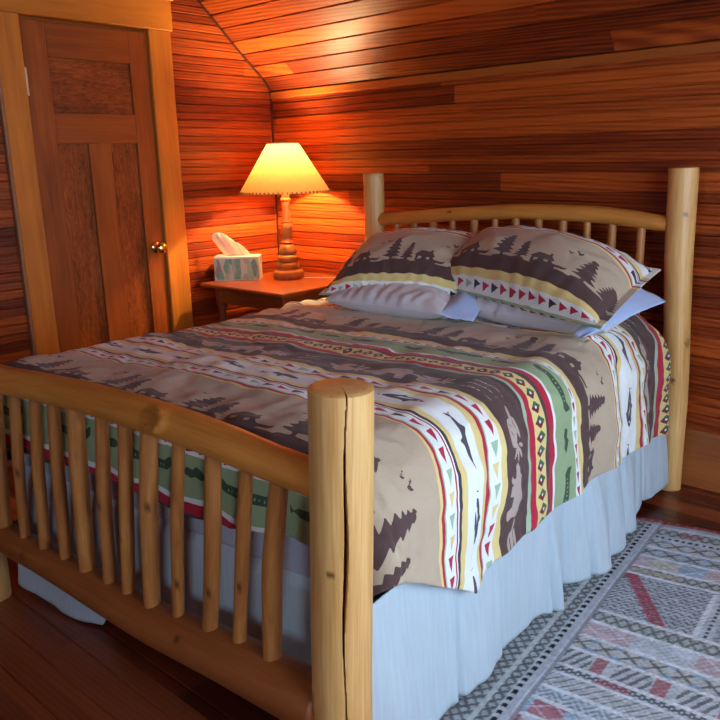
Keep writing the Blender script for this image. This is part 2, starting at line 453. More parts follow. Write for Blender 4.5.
def knob(mb):
    prof = [(.0, -.001), (.030, .0), (.030, .004), (.026, .008), (.012, .012), (.010, .026), (.014, .032), (.024, .038), (.029, .047), (.0295, .055), (.026, .064), (.017, .070), (.0, .072)]
    mb.lathe(prof, n=28); mb.v = [(z + SX, x - .852, y + .931) for x, y, z in mb.v]
dmb(knob, 'door_knob', M_brass, sharp=50)
def hinge(mb):
    mb.box(SX - .001, SX + .004, -1.452, -1.428, 1.655, 1.775, .001); 
    mb.lathe([(0, 0), (.005, 0), (.005, .12), (0, .12)], c=(SX + .006, -1.440, 1.655), n=10)
dmb(hinge, 'hinge', plain('pale_hinge', (.75, .68, .5), .3, .8))
# dark outer edge moulding beside the left casing
mb = MB(); mb.box(.0, .03, -1.572, -1.556, 0, 1.992, .003, 'z'); o = mb.build('trim_2', plain('casing_back_band', (.30, .12, .05), .4)); o['kind'] = 'structure'

# ------------------------------------------------------------------ log bed
bed = empty('log_bed', (BX, BY, 0), BROT)
tag(bed, 'peeled pine log bed with spindled headboard and footboard', 'bed')

def log_mesh(name, path, rad, mat, n=40, step=.012, wob=.03, seed=0, knots=(), crack=None, flat_top=False, round_end=.35, parent=bed, dent=.0):
    """a peeled log: path = control points, rad = radii at them; knots = (len_pos, angle, size, height)"""
    P = np.array(path, float); R = np.array(rad, float)
    d = np.r_[0, np.cumsum(np.linalg.norm(np.diff(P, axis=0), axis=1))]; L = d[-1]
    m = max(6, int(L / step)); s = np.linspace(0, L, m)
    # smooth interpolation of the control points (Catmull-Rom like through np.interp + smoothing)
    Q = np.stack([np.interp(s, d, P[:, i]) for i in range(3)], 1); rr = np.interp(s, d, R)
    if len(P) > 2:
        kw = max(3, int(m / len(P) / 1.2) | 1); ker = np.hanning(kw + 2)[1:-1]; ker /= ker.sum()
        def sm(x):
            xp = np.r_[2 * x[0] - x[kw // 2:0:-1], x, 2 * x[-1] - x[-2:-kw // 2 - 1:-1]]
            return np.convolve(xp, ker, 'valid')[:m]
        Q = np.stack([sm(Q[:, i]) for i in range(3)], 1); rr = sm(rr)
    T = np.gradient(Q, axis=0); T /= np.linalg.norm(T, axis=1)[:, None]
    ref = np.array([0, 0, 1.]) if abs(T[0, 2]) < .8 else np.array([0, -1., 0])
    ringv = []; g = []; kn = []
    # rounded ends
    ends = []
    e = round_end * R[0]; ks = [0, .3, .6, .85, 1]
    rows = []
    for q in ([.02, .5, .78, .93]):
        rows.append((0, q, -e * sqrt(1 - q * q) if round_end else 0, True))
    for i in range(m): rows.append((i, 1, 0, False))
    for q in ([.93, .78, .5, .02]):
        rows.append((m - 1, q, e * sqrt(1 - q * q) if round_end else 0, True))
    th = np.arange(n) / n * 2 * pi
    for (i, q, ex, cap_) in rows:
        A = np.cross(T[i], ref); A /= np.linalg.norm(A); B = np.cross(A, T[i])
        r = rr[i] * (1 + wob * (.6 * vnoise(th / (2 * pi) * 3 + 5, np.full(n, s[i] * 5), seed) * np.sin(th / 2) + .7 * np.sin(2 * th + seed + s[i] * 3) * .5 + .6 * np.sin(th * 1 + s[i] * 9 + seed)))
        r = r * q; kk = np.zeros(n)
        for (ls_, an, size, hh) in knots:
            da = (th - an + pi) % (2 * pi) - pi
            dd = np.sqrt(((s[i] - ls_) / size) ** 2 + (da * rr[i] / size) ** 2)
            if hh > 0: r = r + hh * np.where(dd < 1, 1, np.exp(-((dd - 1) / .4) ** 2)) * np.where(dd < .75, .8, 1)
            kk = np.maximum(kk, np.clip((.8 - dd) * 3, 0, .55) if hh > 0 else np.clip((1 - dd) * 2.5, 0, 1))
            kk = np.maximum(kk, np.clip(1 - abs(dd - .82) / .15, 0, .7) if hh > 0 else 0)
        if crack is not None:
            a0, w, dep, c0, c1 = crack
            ac = a0 + .05 * sin(s[i] * 4) + .04 * sin(s[i] * 17)
            da = np.abs((th - ac + pi) % (2 * pi) - pi) * R[0]
            ww = w * (.6 + .4 * sin(s[i] * 11 + 1)) 
            hit = np.clip(1 - da / (ww), 0, 1)
            r = r - np.where(hit > 0, dep * np.minimum(1, hit * 2.2), 0) * (q if cap_ else 1)
            kk = np.maximum(kk, np.clip(hit * 2, 0, .9))
        C = Q[i] + T[i] * ex
        ringv.append(C[None] + np.cos(th)[:, None] * A[None] * r[:, None] + np.sin(th)[:, None] * B[None] * r[:, None])
        g.append(np.stack([r * np.cos(th), r * np.sin(th), np.full(n, s[i])], 1)); kn.append(kk)
    V = np.concatenate(ringv); G = np.concatenate(g); K = np.concatenate(kn)
    F = grid_faces(len(rows), n, wrap=True)
    ob = link(name, V, F, mat, parent, True, attrs={'gc': G, 'knot': K}, sharp=60)
    import bmesh
    bm = bmesh.new(); bm.from_mesh(ob.data)
    bmesh.ops.holes_fill(bm, edges=[e for e in bm.edges if e.is_boundary], sides=0)
    bmesh.ops.recalc_face_normals(bm, faces=bm.faces); bm.to_mesh(ob.data); bm.free()
    ob.data.set_sharp_from_angle(angle=math.radians(60))
    return ob

# posts (local coordinates; -y is towards the foot)
log_mesh('post', [(1.495, 0, 0), (1.493, 0, .38), (1.478, 0, .66), (1.465, 0, .94), (1.456, 0, 1.285)], [.045, .048, .050, .053, .055], M_log, seed=3, round_end=.12,
         knots=[(.47, 1.55, .012, 0), (1.12, 1.0, .009, 0), (.62, .3, .02, .001)])
log_mesh('post', [(0, 0, 0), (0.0, 0, .6), (-.002, 0, 1.279)], [.050, .050, .050], M_log, seed=5, round_end=.12, knots=[(.97, .9, .014, .002)])
log_mesh('post', [(1.452, -BL, 0), (1.462, -BL, .4), (1.480, -BL, .945)], [.0605, .0605, .0605], M_log, n=220, step=.01, seed=8, wob=.012, round_end=.10,
         knots=[(.600, 1.24, .010, 0), (.30, 2.3, .016, .001)], crack=(.755, .0042, .020, 0, 1))
log_mesh('post', [(-.01, -BL, 0), (0.0, -BL, .945)], [.052, .055], M_log, seed=9, round_end=.10)
# rails
zt = [(-.0, .785), (.24, .770), (.43, .782), (.63, .787), (.88, .787), (1.05, .782), (1.18, .772), (1.30, .758), (1.43, .750)]
log_mesh('rail', [(x, -BL, z) for x, z in zt], [.042, .041, .040, .040, .042, .041, .040, .038, .037], M_rail, n=64, seed=12, round_end=.25, wob=.035,
         knots=[(.975, .40, .025, .009)])
zl = [(.0, .255), (.35, .245), (.84, .228), (1.1, .238), (1.42, .240)]
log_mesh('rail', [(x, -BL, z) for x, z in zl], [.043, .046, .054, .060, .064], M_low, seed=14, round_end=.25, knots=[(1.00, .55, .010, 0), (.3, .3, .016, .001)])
zh = [(0.03, 1.058), (.2, 1.070), (.434, 1.092), (.78, 1.112), (1.14, 1.106), (1.30, 1.090), (1.412, 1.076)]
log_mesh('rail', [(x, 0, z) for x, z in zh], [.030, .031, .031, .033, .035, .034, .030], M_rail, n=48, seed=17, round_end=.45, wob=.03, knots=[(.42, .4, .010, 0)])
log_mesh('rail', [(0.03, 0, .36), (1.44, 0, .36)], [.045, .045], M_low, seed=18)
# footboard spindles
ft = [0.195, .306, .413, .501, .602, .715, .807, .902, 1.009, 1.122, 1.222, 1.314]
fb = [.135, .249, .356, .459, .563, .668, .747, .844, .943, 1.055, 1.153, 1.259]
fr = [.021, .016, .017, .0175, .0225, .018, .0185, .0225, .0155, .019, .016, .0215]
for i in range(12):
    zz = np.interp(ft[i], [a for a, _ in zt], [b for _, b in zt]); z0 = np.interp(fb[i], [a for a, _ in zl], [b for _, b in zl])
    bow = random.uniform(-.008, .010); mid = ((ft[i] + fb[i]) / 2 + bow, -BL, (zz + z0) / 2 + .03)
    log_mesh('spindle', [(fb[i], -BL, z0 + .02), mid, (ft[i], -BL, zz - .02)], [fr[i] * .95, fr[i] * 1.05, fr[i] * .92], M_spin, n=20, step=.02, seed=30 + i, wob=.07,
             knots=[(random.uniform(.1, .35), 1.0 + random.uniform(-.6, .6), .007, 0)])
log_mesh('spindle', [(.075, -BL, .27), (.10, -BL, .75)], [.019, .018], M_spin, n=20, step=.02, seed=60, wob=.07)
hx = [.135, .237, .342, .448, .561, .667, .769, .877, .986, 1.091, 1.196, 1.313]
for i, x in enumerate(hx):
    zz = np.interp(x, [a for a, _ in zh], [b for _, b in zh])
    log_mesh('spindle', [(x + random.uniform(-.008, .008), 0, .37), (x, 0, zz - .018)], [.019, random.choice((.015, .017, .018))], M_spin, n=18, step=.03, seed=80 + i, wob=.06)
# steel side rails and the black hook plate on the head post
for u in (1.425, .03):
    mb = MB(); mb.box(u - .004, u + .004, -BL + .06, -.05, .20, .245, .001, 'y'); mb.box(u - .02, u + .004, -BL + .06, -.05, .20, .206, .001, 'y')
    mb.build('side_rail', M_steel, bed)
mb = MB(); mb.box(1.450, 1.474, -.066, -.030, .205, .345, .003)
hp = mb.build('hook_plate', M_black, bed)
mb = MB()
mb.box(1.456, 1.468, -.0675, -.0655, .250, .325, .001)
mb.build('hook_mark', plain('grey_print', (.16, .16, .15), .6), hp)

def to_world(P):
    P = np.asarray(P, float); return np.stack([BX + cb * P[..., 0] - sb * P[..., 1], BY + sb * P[..., 0] + cb * P[..., 1], P[..., 2]], -1)

# ------------------------------------------------------------------ mattress, box spring
def rbox_thing(name, label, cat, x0, x1, y0, y1, z0, z1, r, mat, extra=None):
    t = empty(name, (BX, BY, z0), BROT); tag(t, label, cat)
    mb = MB(); mb.box(x0, x1, y0, y1, 0, z1 - z0, r)
    ob = mb.build('body', mat, t, sharp=None)
    md = ob.modifiers.new('round', 'BEVEL'); md.width = r * .3; md.segments = 3
    return t
M_sheet = plain('lavender_sheet', (.42, .44, .56), .85, bump=.2, bscale=120, var=.06, sheen=.2)
rbox_thing('box_spring', 'box spring under the mattress, behind the bed skirt', 'box spring', .06, 1.40, -1.945, -.085, .21, .404, .02, plain('ticking', (.5, .5, .52), .9))
t = rbox_thing('mattress', 'mattress in a bluish lavender sheet between box spring and comforter', 'mattress', .02, 1.43, -1.965, -.085, .405, .705, .028, M_sheet)

# ------------------------------------------------------------------ printed fabric
def poly_sdf(px, py, poly):
    """signed distance (positive inside) of points to a polygon"""
    d = np.full(px.shape, 1e9); ins = np.zeros(px.shape, bool)
    n = len(poly)
    for i in range(n):
        ax, ay = poly[i]; bx, by = poly[(i + 1) % n]
        ex, ey = bx - ax, by - ay; wx, wy = px - ax, py - ay
        h = np.clip((wx * ex + wy * ey) / (ex * ex + ey * ey + 1e-12), 0, 1)
        dx, dy = wx - ex * h, wy - ey * h; d = np.minimum(d, dx * dx + dy * dy)
        c = ((ay <= py) & (by > py)) | ((by <= py) & (ay > py))
        xx = ax + (py - ay) / np.where(abs(by - ay) < 1e-12, 1e-12, by - ay) * (bx - ax)
        ins ^= c & (px < xx)
    return np.where(ins, 1, -1) * np.sqrt(d)
def ell(cx, cy, rx, ry, n=14, rot=0): return [(cx + rx * cos(2 * pi * k / n) * cos(rot) - ry * sin(2 * pi * k / n) * sin(rot), cy + rx * cos(2 * pi * k / n) * sin(rot) + ry * sin(2 * pi * k / n) * cos(rot)) for k in range(n)]
def tree_poly(h, w):
    L = []; n = 6
    for k in range(n):
        y = h - (h * .86) * k / n; L.append((w * (.10 + .40 * k / n) * .45, y - h * .02)); L.append((w * .5 * (.22 + .78 * (k + 1) / n), y - h * .86 / n * .92))
    L += [(w * .07, h * .13), (w * .07, 0)]
    return [(0, h)] + L + [(-x, y) for x, y in L[::-1]]
MOT = {}
MOT['tree'] = [(+1, tree_poly(.172, .100))]
MOT['tree2'] = [(+1, tree_poly(.130, .080))]
MOT['cabin'] = [(+1, [(-.045, 0), (-.045, .036), (-.056, .036), (-.028, .068), (.022, .068), (.022, .080), (.033, .080), (.033, .066), (.056, .036), (.045, .036), (.045, 0)]),
                (-1, [(-.032, .012), (-.032, .030), (-.014, .030), (-.014, .012)]), (-1, [(.012, 0), (.012, .030), (.030, .030), (.030, 0)])]
MOT['canoe_s'] = [(+1, [(-.045, .032), (-.040, .014), (-.025, .004), (.025, .004), (.040, .014), (.045, .032), (.030, .020), (-.030, .020)])]
def bird(s): return [(+1, [(-.020 * s, .006 * s), (-.010 * s, .013 * s), (0, .002 * s), (.014 * s, .020 * s), (.011 * s, .001 * s), (.003 * s, -.009 * s), (-.004 * s, -.012 * s), (-.006 * s, -.003 * s)])]
MOT['bird'] = bird(1); MOT['bird2'] = bird(.75)
MOT['fish'] = [(+1, [(-.075, .016), (-.062, .002), (-.040, .010), (-.012, .019), (0, .030), (.010, .019), (.045, .014), (.068, .002), (.060, -.008), (.030, -.014), (.015, -.024), (.008, -.015), (-.035, -.008), (-.062, -.001), (-.078, -.016), (-.068, 0)]),
               (-1, [(.044, .004), (.056, .003), (.052, -.002), (.043, -.002)]), (-1, [(-.030, .002), (.034, .003), (.034, .0), (-.030, -.001)]), (-1, [(-.010, .010), (.034, .009), (.034, .0065), (-.010, .007)])]
MOT['shark'] = [(+1, [(-.075, .022), (-.060, .004), (-.030, .012), (-.015, .030), (-.002, .016), (.040, .013), (.085, .004), (.045, -.006), (.020, -.010), (.005, -.026), (.002, -.010), (-.055, -.003), (-.075, -.020), (-.066, .0)])]
MOT['canoe'] = [(+1, [(-.085, .022), (-.088, .0), (-.070, -.014), (0, -.018), (.070, -.014), (.088, .0), (.085, .022), (.072, .014), (.060, .006), (-.060, .006), (-.072, .014)])] + \
               [(-1, [(x - .003, -.009), (x + .003, -.009), (x + .003, -.002), (x - .003, -.002)]) for x in np.linspace(-.055, .055, 9)]
MOT['gfish'] = [(+1, [(-.045, .012), (-.034, 0), (-.015, .010), (.020, .011), (.043, 0), (.020, -.010), (-.015, -.009), (-.034, -.001), (-.045, -.012)])]
MOT['pad'] = [(+1, [(-.040, -.004), (-.028, .012), (-.005, .009), (.006, .018), (.026, .012), (.042, .0), (.022, -.012), (.0, -.006), (-.015, -.013)])]
MOT['bear'] = [(+1, [(-.075, -.045), (-.045, -.040), (-.035, -.020), (-.040, -.012), (-.070, -.018), (-.078, -.008), (-.060, .012), (-.042, .022), (-.034, .034), (-.024, .030), (.0, .040), (.040, .046), (.066, .034), (.076, .008), (.070, -.016), (.076, -.045), (.048, -.045), (.040, -.018), (.012, -.016), (.006, -.045), (-.022, -.045), (-.022, -.030), (-.034, -.048)])]
MOT['lure'] = [(+1, [(-.050, y0), (-.034, y0 + .006), (-.030, y0 - .001), (-.020, y0 + .006), (-.016, y0), (-.006, y0 + .006), (-.002, y0), (.010, y0 + .005), (.014, y0), (.026, y0 + .003), (.058, y0 + .001), (.058, y0 - .002), (-.040, y0 - .004)]) for y0 in (-.036, 0, .036)] + \
              [(+1, [(-.050, y0), (-.056, y0 + .006), (-.054, y0 + .012), (-.048, y0 + .013), (-.049, y0 + .010), (-.053, y0 + .008), (-.048, y0 + .002)]) for y0 in (-.036, 0, .036)]
MOT['cone'] = [(+1, ell(-.006, -.014, .038, .024)), (+1, ell(-.052, .004, .026, .007, rot=-.25)), (+1, ell(-.014, .022, .030, .009, rot=.2)), (+1, ell(.046, .016, .022, .006, rot=.7)), (+1, ell(.050, .000, .026, .005, rot=-.1)), (+1, ell(.044, -.014, .022, .005, rot=-.8)), (+1, ell(.030, .026, .016, .005, rot=1.3)),
               (-1, [(-.03, -.010), (.020, -.010), (.020, -.0125), (-.03, -.0125)]), (-1, [(-.03, -.020), (.020, -.020), (.020, -.0225), (-.03, -.0225)])]
MOT['hill'] = [(+1, [(-.09, -.02), (-.07, .004), (-.03, .012), (.02, .006), (.05, .015), (.08, .004), (.09, -.02)])]
MOT['rock'] = [(+1, [(-.05, -.01), (-.04, .012), (-.015, .020), (.01, .012), (.03, .024), (.05, .008), (.05, -.01)]), (-1, ell(-.012, .006, .013, .006))]

for _k in ('fish', 'shark'): MOT[_k] = [(a_, [(x_ * 1.05, y_ * .72) for x_, y_ in p_]) for a_, p_ in MOT[_k]]
PER = 1.08
def motif_layout(t0, t1, s0, s1, tsc=1.0):
    L = []
    for k in (-1, 0, 1, 2):
        o = k * PER
        # scene on the tan band; the ground edge lies at s = .885 (+PER)
        g = .888 + o; T = .36
        for j in range(int(t0 / T) - 2, int(t1 / T) + 3):
            b = j * T + (.12 if k == 1 else .145)
            L += [('tree', b, g, 1), ('tree2', b + .088, g, 1), ('cabin', b + .185, g + .004, 1), ('canoe_s', b + .262, g + .0, .8), ('bird', b + .30, g - .150, .9), ('bird2', b + .27, g - .128, .9), ('hill', b + .03, g, 1), ('rock', b + .20, g, 1)]
        f = 1.580 + o - .0; T = .205
        for j in range(int(t0 / T) - 2, int(t1 / T) + 3): L.append((('fish', 'shark', 'fish')[j % 3], j * T + .03, f, 1))
        g = 1.050 + o; T = .175
        for j in range(int(t0 / T) - 2, int(t1 / T) + 3): L.append((('canoe', 'pad', 'canoe', 'gfish')[j % 4], j * T + .06, g, 1))
        g = 1.365 + o; T = .60
        for j in range(int(t0 / T) - 2, int(t1 / T) + 3):
            b = j * T + .17
            L += [('lure', b, g, 1), ('cone', b + .155, g, 1), ('bear', b + .30, g, 1), ('cone', b + .45, g + .006, .95)]
    return L

def fabric_fields(t, s):
    """motif mask, small-shape mask and shape id for fabric coordinates t (across), s (from the head)"""
    mot = np.full(t.shape, -.02, np.float32)
    tmin, tmax, smin, smax = t.min(), t.max(), s.min(), s.max()
    tf, sf = t.ravel(), s.ravel(); mf = mot.ravel()
    for (nm, tc, sc_, q) in motif_layout(tmin, tmax, smin, smax):
        if tc < tmin - .15 or tc > tmax + .15 or sc_ < smin - .2 or sc_ > smax + .2: continue
        sel = np.nonzero((np.abs(tf - tc) < .115 * q) & (np.abs(sf - sc_) < .165 * q))[0]
        if not len(sel): continue
        x = (tf[sel] - tc) / q; y = -(sf[sel] - sc_) / q
        d = np.full(len(sel), -.02)
        for sg, poly in MOT[nm]:
            v = poly_sdf(x, y, poly)
            d = np.maximum(d, v) if sg > 0 else np.minimum(d, -v)
        mf[sel] = np.maximum(mf[sel], np.clip(d * q, -.02, .02))
    return mf.reshape(t.shape)

C_TAN = (.50, .395, .29); C_BRN = (.092, .050, .050); C_YEL = (.76, .60, .25); C_WHT = (.80, .83, .84); C_GRN = (.30, .41, .23)
C_MINT = (.36, .50, .36); C_RED = (.46, .018, .050); C_DK = (.06, .035, .055); C_ORG = (.62, .35, .13)
# bands of one period: (start, colour, class) ; class: 0 plain 1 tan 2 brown-with-motif 3 white fish 4 green 5 triangles 6 diamonds
BANDS = [(.635, C_TAN, 1), (.890, C_BRN, 0), (.955, C_YEL, 0), (.985, C_WHT, 5), (1.010, C_GRN, 4), (1.108, C_WHT, 0), (1.122, C_RED, 0), (1.148, C_BRN, 0), (1.166, C_YEL, 6), (1.225, C_RED, 0),
         (1.247, C_MINT, 0), (1.262, C_BRN, 2), (1.440, C_YEL, 0), (1.458, C_WHT, 5), (1.500, C_MINT, 0), (1.508, C_RED, 0), (1.520, C_YEL, 0), (1.538, C_WHT, 3), (1.625, C_YEL, 0), (1.641, C_DK, 0),
         (1.649, C_WHT, 0), (1.655, C_RED, 0), (1.660, C_WHT, 5), (1.690, C_MINT, 0), (1.697, C_RED, 0), (1.706, C_YEL, 0)]
def fabric_mat(name):
    m, nt, p = newmat(name); N = NT(nt)
    at = N.sep(N.attr('pat').outputs['Vector']); t, s0, mo = at[0], at[1], at[2]
    tv = N.comb(N.m('MULTIPLY', t, 30), N.m('MULTIPLY', s0, 30), 0)
    wob = N.m('MULTIPLY', N.m('SUBTRACT', N.noise(tv, .5, 2), .5), .010)
    s = N.m('ADD', s0, wob)
    ph = N.m('WRAP', s, .635 + PER, .635); f = N.m('DIVIDE', N.m('SUBTRACT', ph, .635), PER)
    base = N.ramp(f, [((a - .635) / PER, c) for a, c, k in BANDS], 'CONSTANT')
    def mask(k):
        st = []; last = None
        for a, c, kk in BANDS:
            v = 1.0 if kk == k else 0.0
            if v != last: st.append(((a - .635) / PER, (v, v, v))); last = v
        if st[0][0] > 0: st = [(0, (0, 0, 0))] + st
        return N.ramp(f, st, 'CONSTANT')
    # motif colour follows the band
    mcol = N.ramp(f, [(0, C_BRN), ((.955 - .635) / PER, C_BRN), ((1.010 - .635) / PER, (.045, .09, .055)), ((1.12 - .635) / PER, (.46, .36, .32)), ((1.5 - .635) / PER, (.075, .065, .085)), ((1.64 - .635) / PER, C_BRN)], 'CONSTANT')
    mm = N.m('GREATER_THAN', mo, 0.0)
    anym = N.m('MINIMUM', 1.0, N.m('ADD', N.m('ADD', mask(1), mask(2)), N.m('ADD', mask(3), mask(4))))
    col = N.mix(N.m('MULTIPLY', mm, anym), base, mcol)
    # triangles in the narrow white bands
    def tri(width_t, fc, pitch, hw):
        a = N.m('DIVIDE', t, pitch); fr_ = N.m('FRACT', a); idn = N.m('FLOOR', a)
        wn = N.n('TexWhiteNoise', noise_dimensions='1D'); N.l(idn, wn.inputs['W'])
        d = N.m('ABSOLUTE', N.m('SUBTRACT', ph, fc))
        lim = N.m('MULTIPLY', N.m('SUBTRACT', .86, fr_), hw / .86)
        ins = N.m('MULTIPLY', N.m('LESS_THAN', d, lim), N.m('GREATER_THAN', fr_, .10))
        tc = N.ramp(wn.outputs[0], [(0, (.46, .018, .05)), (.42, C_MINT), (.58, C_YEL), (.70, C_DK), (.85, (.46, .018, .05))], 'CONSTANT')
        return ins, tc
    for fc, pitch, hw in ((.9985, .045, .008), (1.479, .052, .013), (1.675, .052, .010)):
        ins, tc = tri(0, fc, pitch, hw); col = N.mix(ins, col, tc)
    # dots beside the first row of triangles, diamonds in the yellow band
    a = N.m('DIVIDE', t, .042); fr_ = N.m('SUBTRACT', N.m('FRACT', a), .5); dx = N.m('ABSOLUTE', N.m('MULTIPLY', fr_, .042)); ds = N.m('SUBTRACT', ph, 1.1955); dy = N.m('ABSOLUTE', ds)
    dia = N.m('LESS_THAN', N.m('ADD', N.m('DIVIDE', dx, .019), N.m('DIVIDE', dy, .023)), 1.0)
    dcol = N.mix(N.m('GREATER_THAN', N.m('ADD', fr_, N.m('MULTIPLY', ds, 8)), 0.0), (.05, .13, .07), (.16, .02, .03))
    col = N.mix(dia, col, dcol)
    dot = N.m('LESS_THAN', N.m('ADD', N.m('MULTIPLY', dx, dx), N.m('MULTIPLY', dy, dy)), .0045 ** 2); col = N.mix(dot, col, (.8, .8, .8))
    N.l(col, p.inputs['Base Color']); p.inputs['Roughness'].default_value = .82; p.inputs['Specular IOR Level'].default_value = .25
    p.inputs['Sheen Weight'].default_value = .15
    tc = N.n('TexCoord').outputs['Object']
    N.l(N.bump(N.noise(tc, 20, 4, .6, .8), .5, .008, N.bump(N.noise(tc, 700, 2), .15, .001)), p.inputs['Normal'])
    return m
M_fab = fabric_mat('lodge_print')

# comforter -------------------------------------------------------------
UL, UR, VF, VH = .005, 1.33, 1.905, .15          # flat part of the top
RL, RR, RF = .09, .165, .085
DSTEP = .0055
HEMV = [0, .12, .43, .73, 1.26, 1.5, 1.62, 1.83, 2.0, 2.2]; HEMZ = [.27, .27, .32, .325, .344, .335, .295, .43, .52, .55]
def side_len_right(v): return RR * pi / 2 + (.748 - RR - np.interp(v, HEMV, HEMZ))
aR = np.arange(0, 1 + 1e-9, DSTEP / .50); aL = np.arange(1, 0, -DSTEP / .42)
tc_ = np.arange(UL, UR, DSTEP)
cols = [('L', a) for a in aL] + [('T', x) for x in tc_] + [('R', a) for a in aR]
bF = np.arange(0, 1 + 1e-9, DSTEP / .30); rows_ = [('T', v) for v in np.arange(VH, VF, DSTEP)] + [('F', b) for b in bF]
nr, nc = len(rows_), len(cols)
V0 = np.array([v if k == 'T' else VF for k, v in rows_])[:, None] * np.ones((1, nc))
bq = np.array([0 if k == 'T' else v for k, v in rows_])[:, None] * np.ones((1, nc))
U0 = np.array([UL if k == 'L' else (UR if k == 'R' else x) for k, x in cols])[None] * np.ones((nr, 1))
rq = np.array([x if k == 'R' else 0 for k, x in cols])[None] * np.ones((nr, 1))
lq = np.array([x if k == 'L' else 0 for k, x in cols])[None] * np.ones((nr, 1))
b = bq * (.300 - .03 * sstep(.9, 1.4, U0) + .012 * np.sin(U0 * 9))          # foot overhang (arc length)
A = side_len_right(V0 + b * .6) * rq
Al = .36 * lq
sidearc = A + Al
d = np.hypot(sidearc, b)
# a cloth corner may not hang lower than its neighbours
phi = np.arctan2(b, np.maximum(sidearc, 1e-9)); phi = np.where((b > 0) & (sidearc <= 0), pi / 2, phi)
wR = np.where(Al > 0, RL, RR)
r_ = wR * np.cos(phi) ** 2 + RF * np.sin(phi) ** 2
corner = (b > 0) & (sidearc > 0)
dmax = np.where(corner, .43 - .15 * sstep(0.0, 1.2, phi), 9)
d = np.where(d > dmax, dmax + (d - dmax) * .15, d)
ang = np.minimum(d / r_, pi / 2); ext = np.maximum(0, d - r_ * pi / 2)
rho = r_ * np.sin(ang) + ext * np.where(corner, .03, .04); drop = r_ * (1 - np.cos(ang)) + ext
sgnx = np.where(Al > 0, -1, 1)
ztop = .730 + .016 * sstep(1.1, 1.7, V0) + .012 * np.sin(np.clip((U0 - UL) / (UR - UL), 0, 1) * pi) + .022 * sstep(1.0, 1.45, U0) * sstep(1.95, 1.2, V0) + .0 * V0
Pu = U0 + sgnx * rho * np.cos(phi) * (sidearc > 0); Pv = V0 + rho * np.sin(phi) * (b > 0); Pz = ztop - drop
TT = U0 + sgnx * sidearc; SS = V0 + b
# puffs and wrinkles along the surface normal (approx.)
nx = sgnx * np.sin(ang) * np.cos(phi) * (sidearc > 0); ny = np.sin(ang) * np.sin(phi) * (b > 0); nz = np.cos(ang)
side = np.clip(ext / .12, 0, 1)
W = .0095 * vnoise(TT * 5.5 + 3, SS * 5.5, 1) + .0055 * vnoise(TT * 14 + 3, SS * 13, 2) + .0022 * vnoise(TT * 33, SS * 31, 3)
W += .010 * side * (sidearc > 0) * np.sin(SS * 21 + 1.5 * vnoise(SS * 3, TT * 2, 9)) * vnoise(SS * 4 + 7, TT * 2, 4) * 1.6
W += side * (b > 0) * .004 * np.sin(TT * 30)
q1 = np.abs(((SS + .02 * np.sin(TT * 7)) / .33 + .1) % 1 - .5) * .33          # quilting seams
W -= .0055 * np.exp(-((.165 - q1) / .012) ** 2) * (0.6)
rip = np.exp(-((V0 - .62) / .18) ** 2) * (sidearc <= .05) * np.clip((V0 - .3) * 4, 0, 1)
W += rip * .010 * np.sin(V0 * 60 + 3 * vnoise(U0 * 3, V0 * 2, 12)) * (.5 + .5 * vnoise(U0 * 4, V0 * 3, 13))
Pu = Pu + nx * W; Pv = Pv + ny * W; Pz = Pz + nz * W
Pv = Pv + side * (sidearc > 0) * .012 * vnoise(SS * 6, TT * 4, 21)
# the hem droops and waves a little
Vc = np.stack([Pu, -Pv, Pz], -1).reshape(-1, 3)
# fabric coordinates: on the side the bands sit a little further apart towards the head
sidew = sstep(.05, .26, A)
wc_ = sstep(.0, .18, A) * (b > 0); sv = SS * (1 - wc_) + Pv * wc_
warpV = [0, .08, .155, .19, .28, .34, .41, .58, .666, .725, .958, 1.045, 1.177, 1.29, 1.347, 1.472, 1.579, 1.652, 1.777, 2.05, 2.4]
warpS = [0, .08, .10, .12, .17, .21, .40, .50, .54, .635, .955, 1.02, 1.13, 1.23, 1.27, 1.44, 1.525, 1.62, 1.715, 1.99, 2.34]
topV = [0, 1.6, 1.715, 1.928, 1.985, 2.01, 2.045, 2.3]; topS = [0, 1.59, 1.700, 1.966, 2.035, 2.062, 2.092, 2.315]
spat = (1 - sidew) * np.interp(sv, topV, topS) + .0 + sidew * np.interp(sv, warpV, warpS)
spat = spat + .012 * vnoise(TT * 2.2, SS * 2.0, 30) - .02 * (TT - .7) * (1 - sidew) * .5
mo = fabric_fields(TT, spat)
pat = np.stack([TT, spat, mo], -1).reshape(-1, 3)
cf = link('comforter', Vc, grid_faces(nr, nc, flip=True), M_fab, None, True, attrs={'pat': pat})
cf.location = (BX, BY, 0); cf.rotation_euler = (0, 0, BROT)
tag(cf, 'puffy comforter printed with cabins, trees, bears and fish, spread over the log bed', 'comforter')
md = cf.modifiers.new('thickness', 'SOLIDIFY'); md.thickness = .010; md.offset = -1

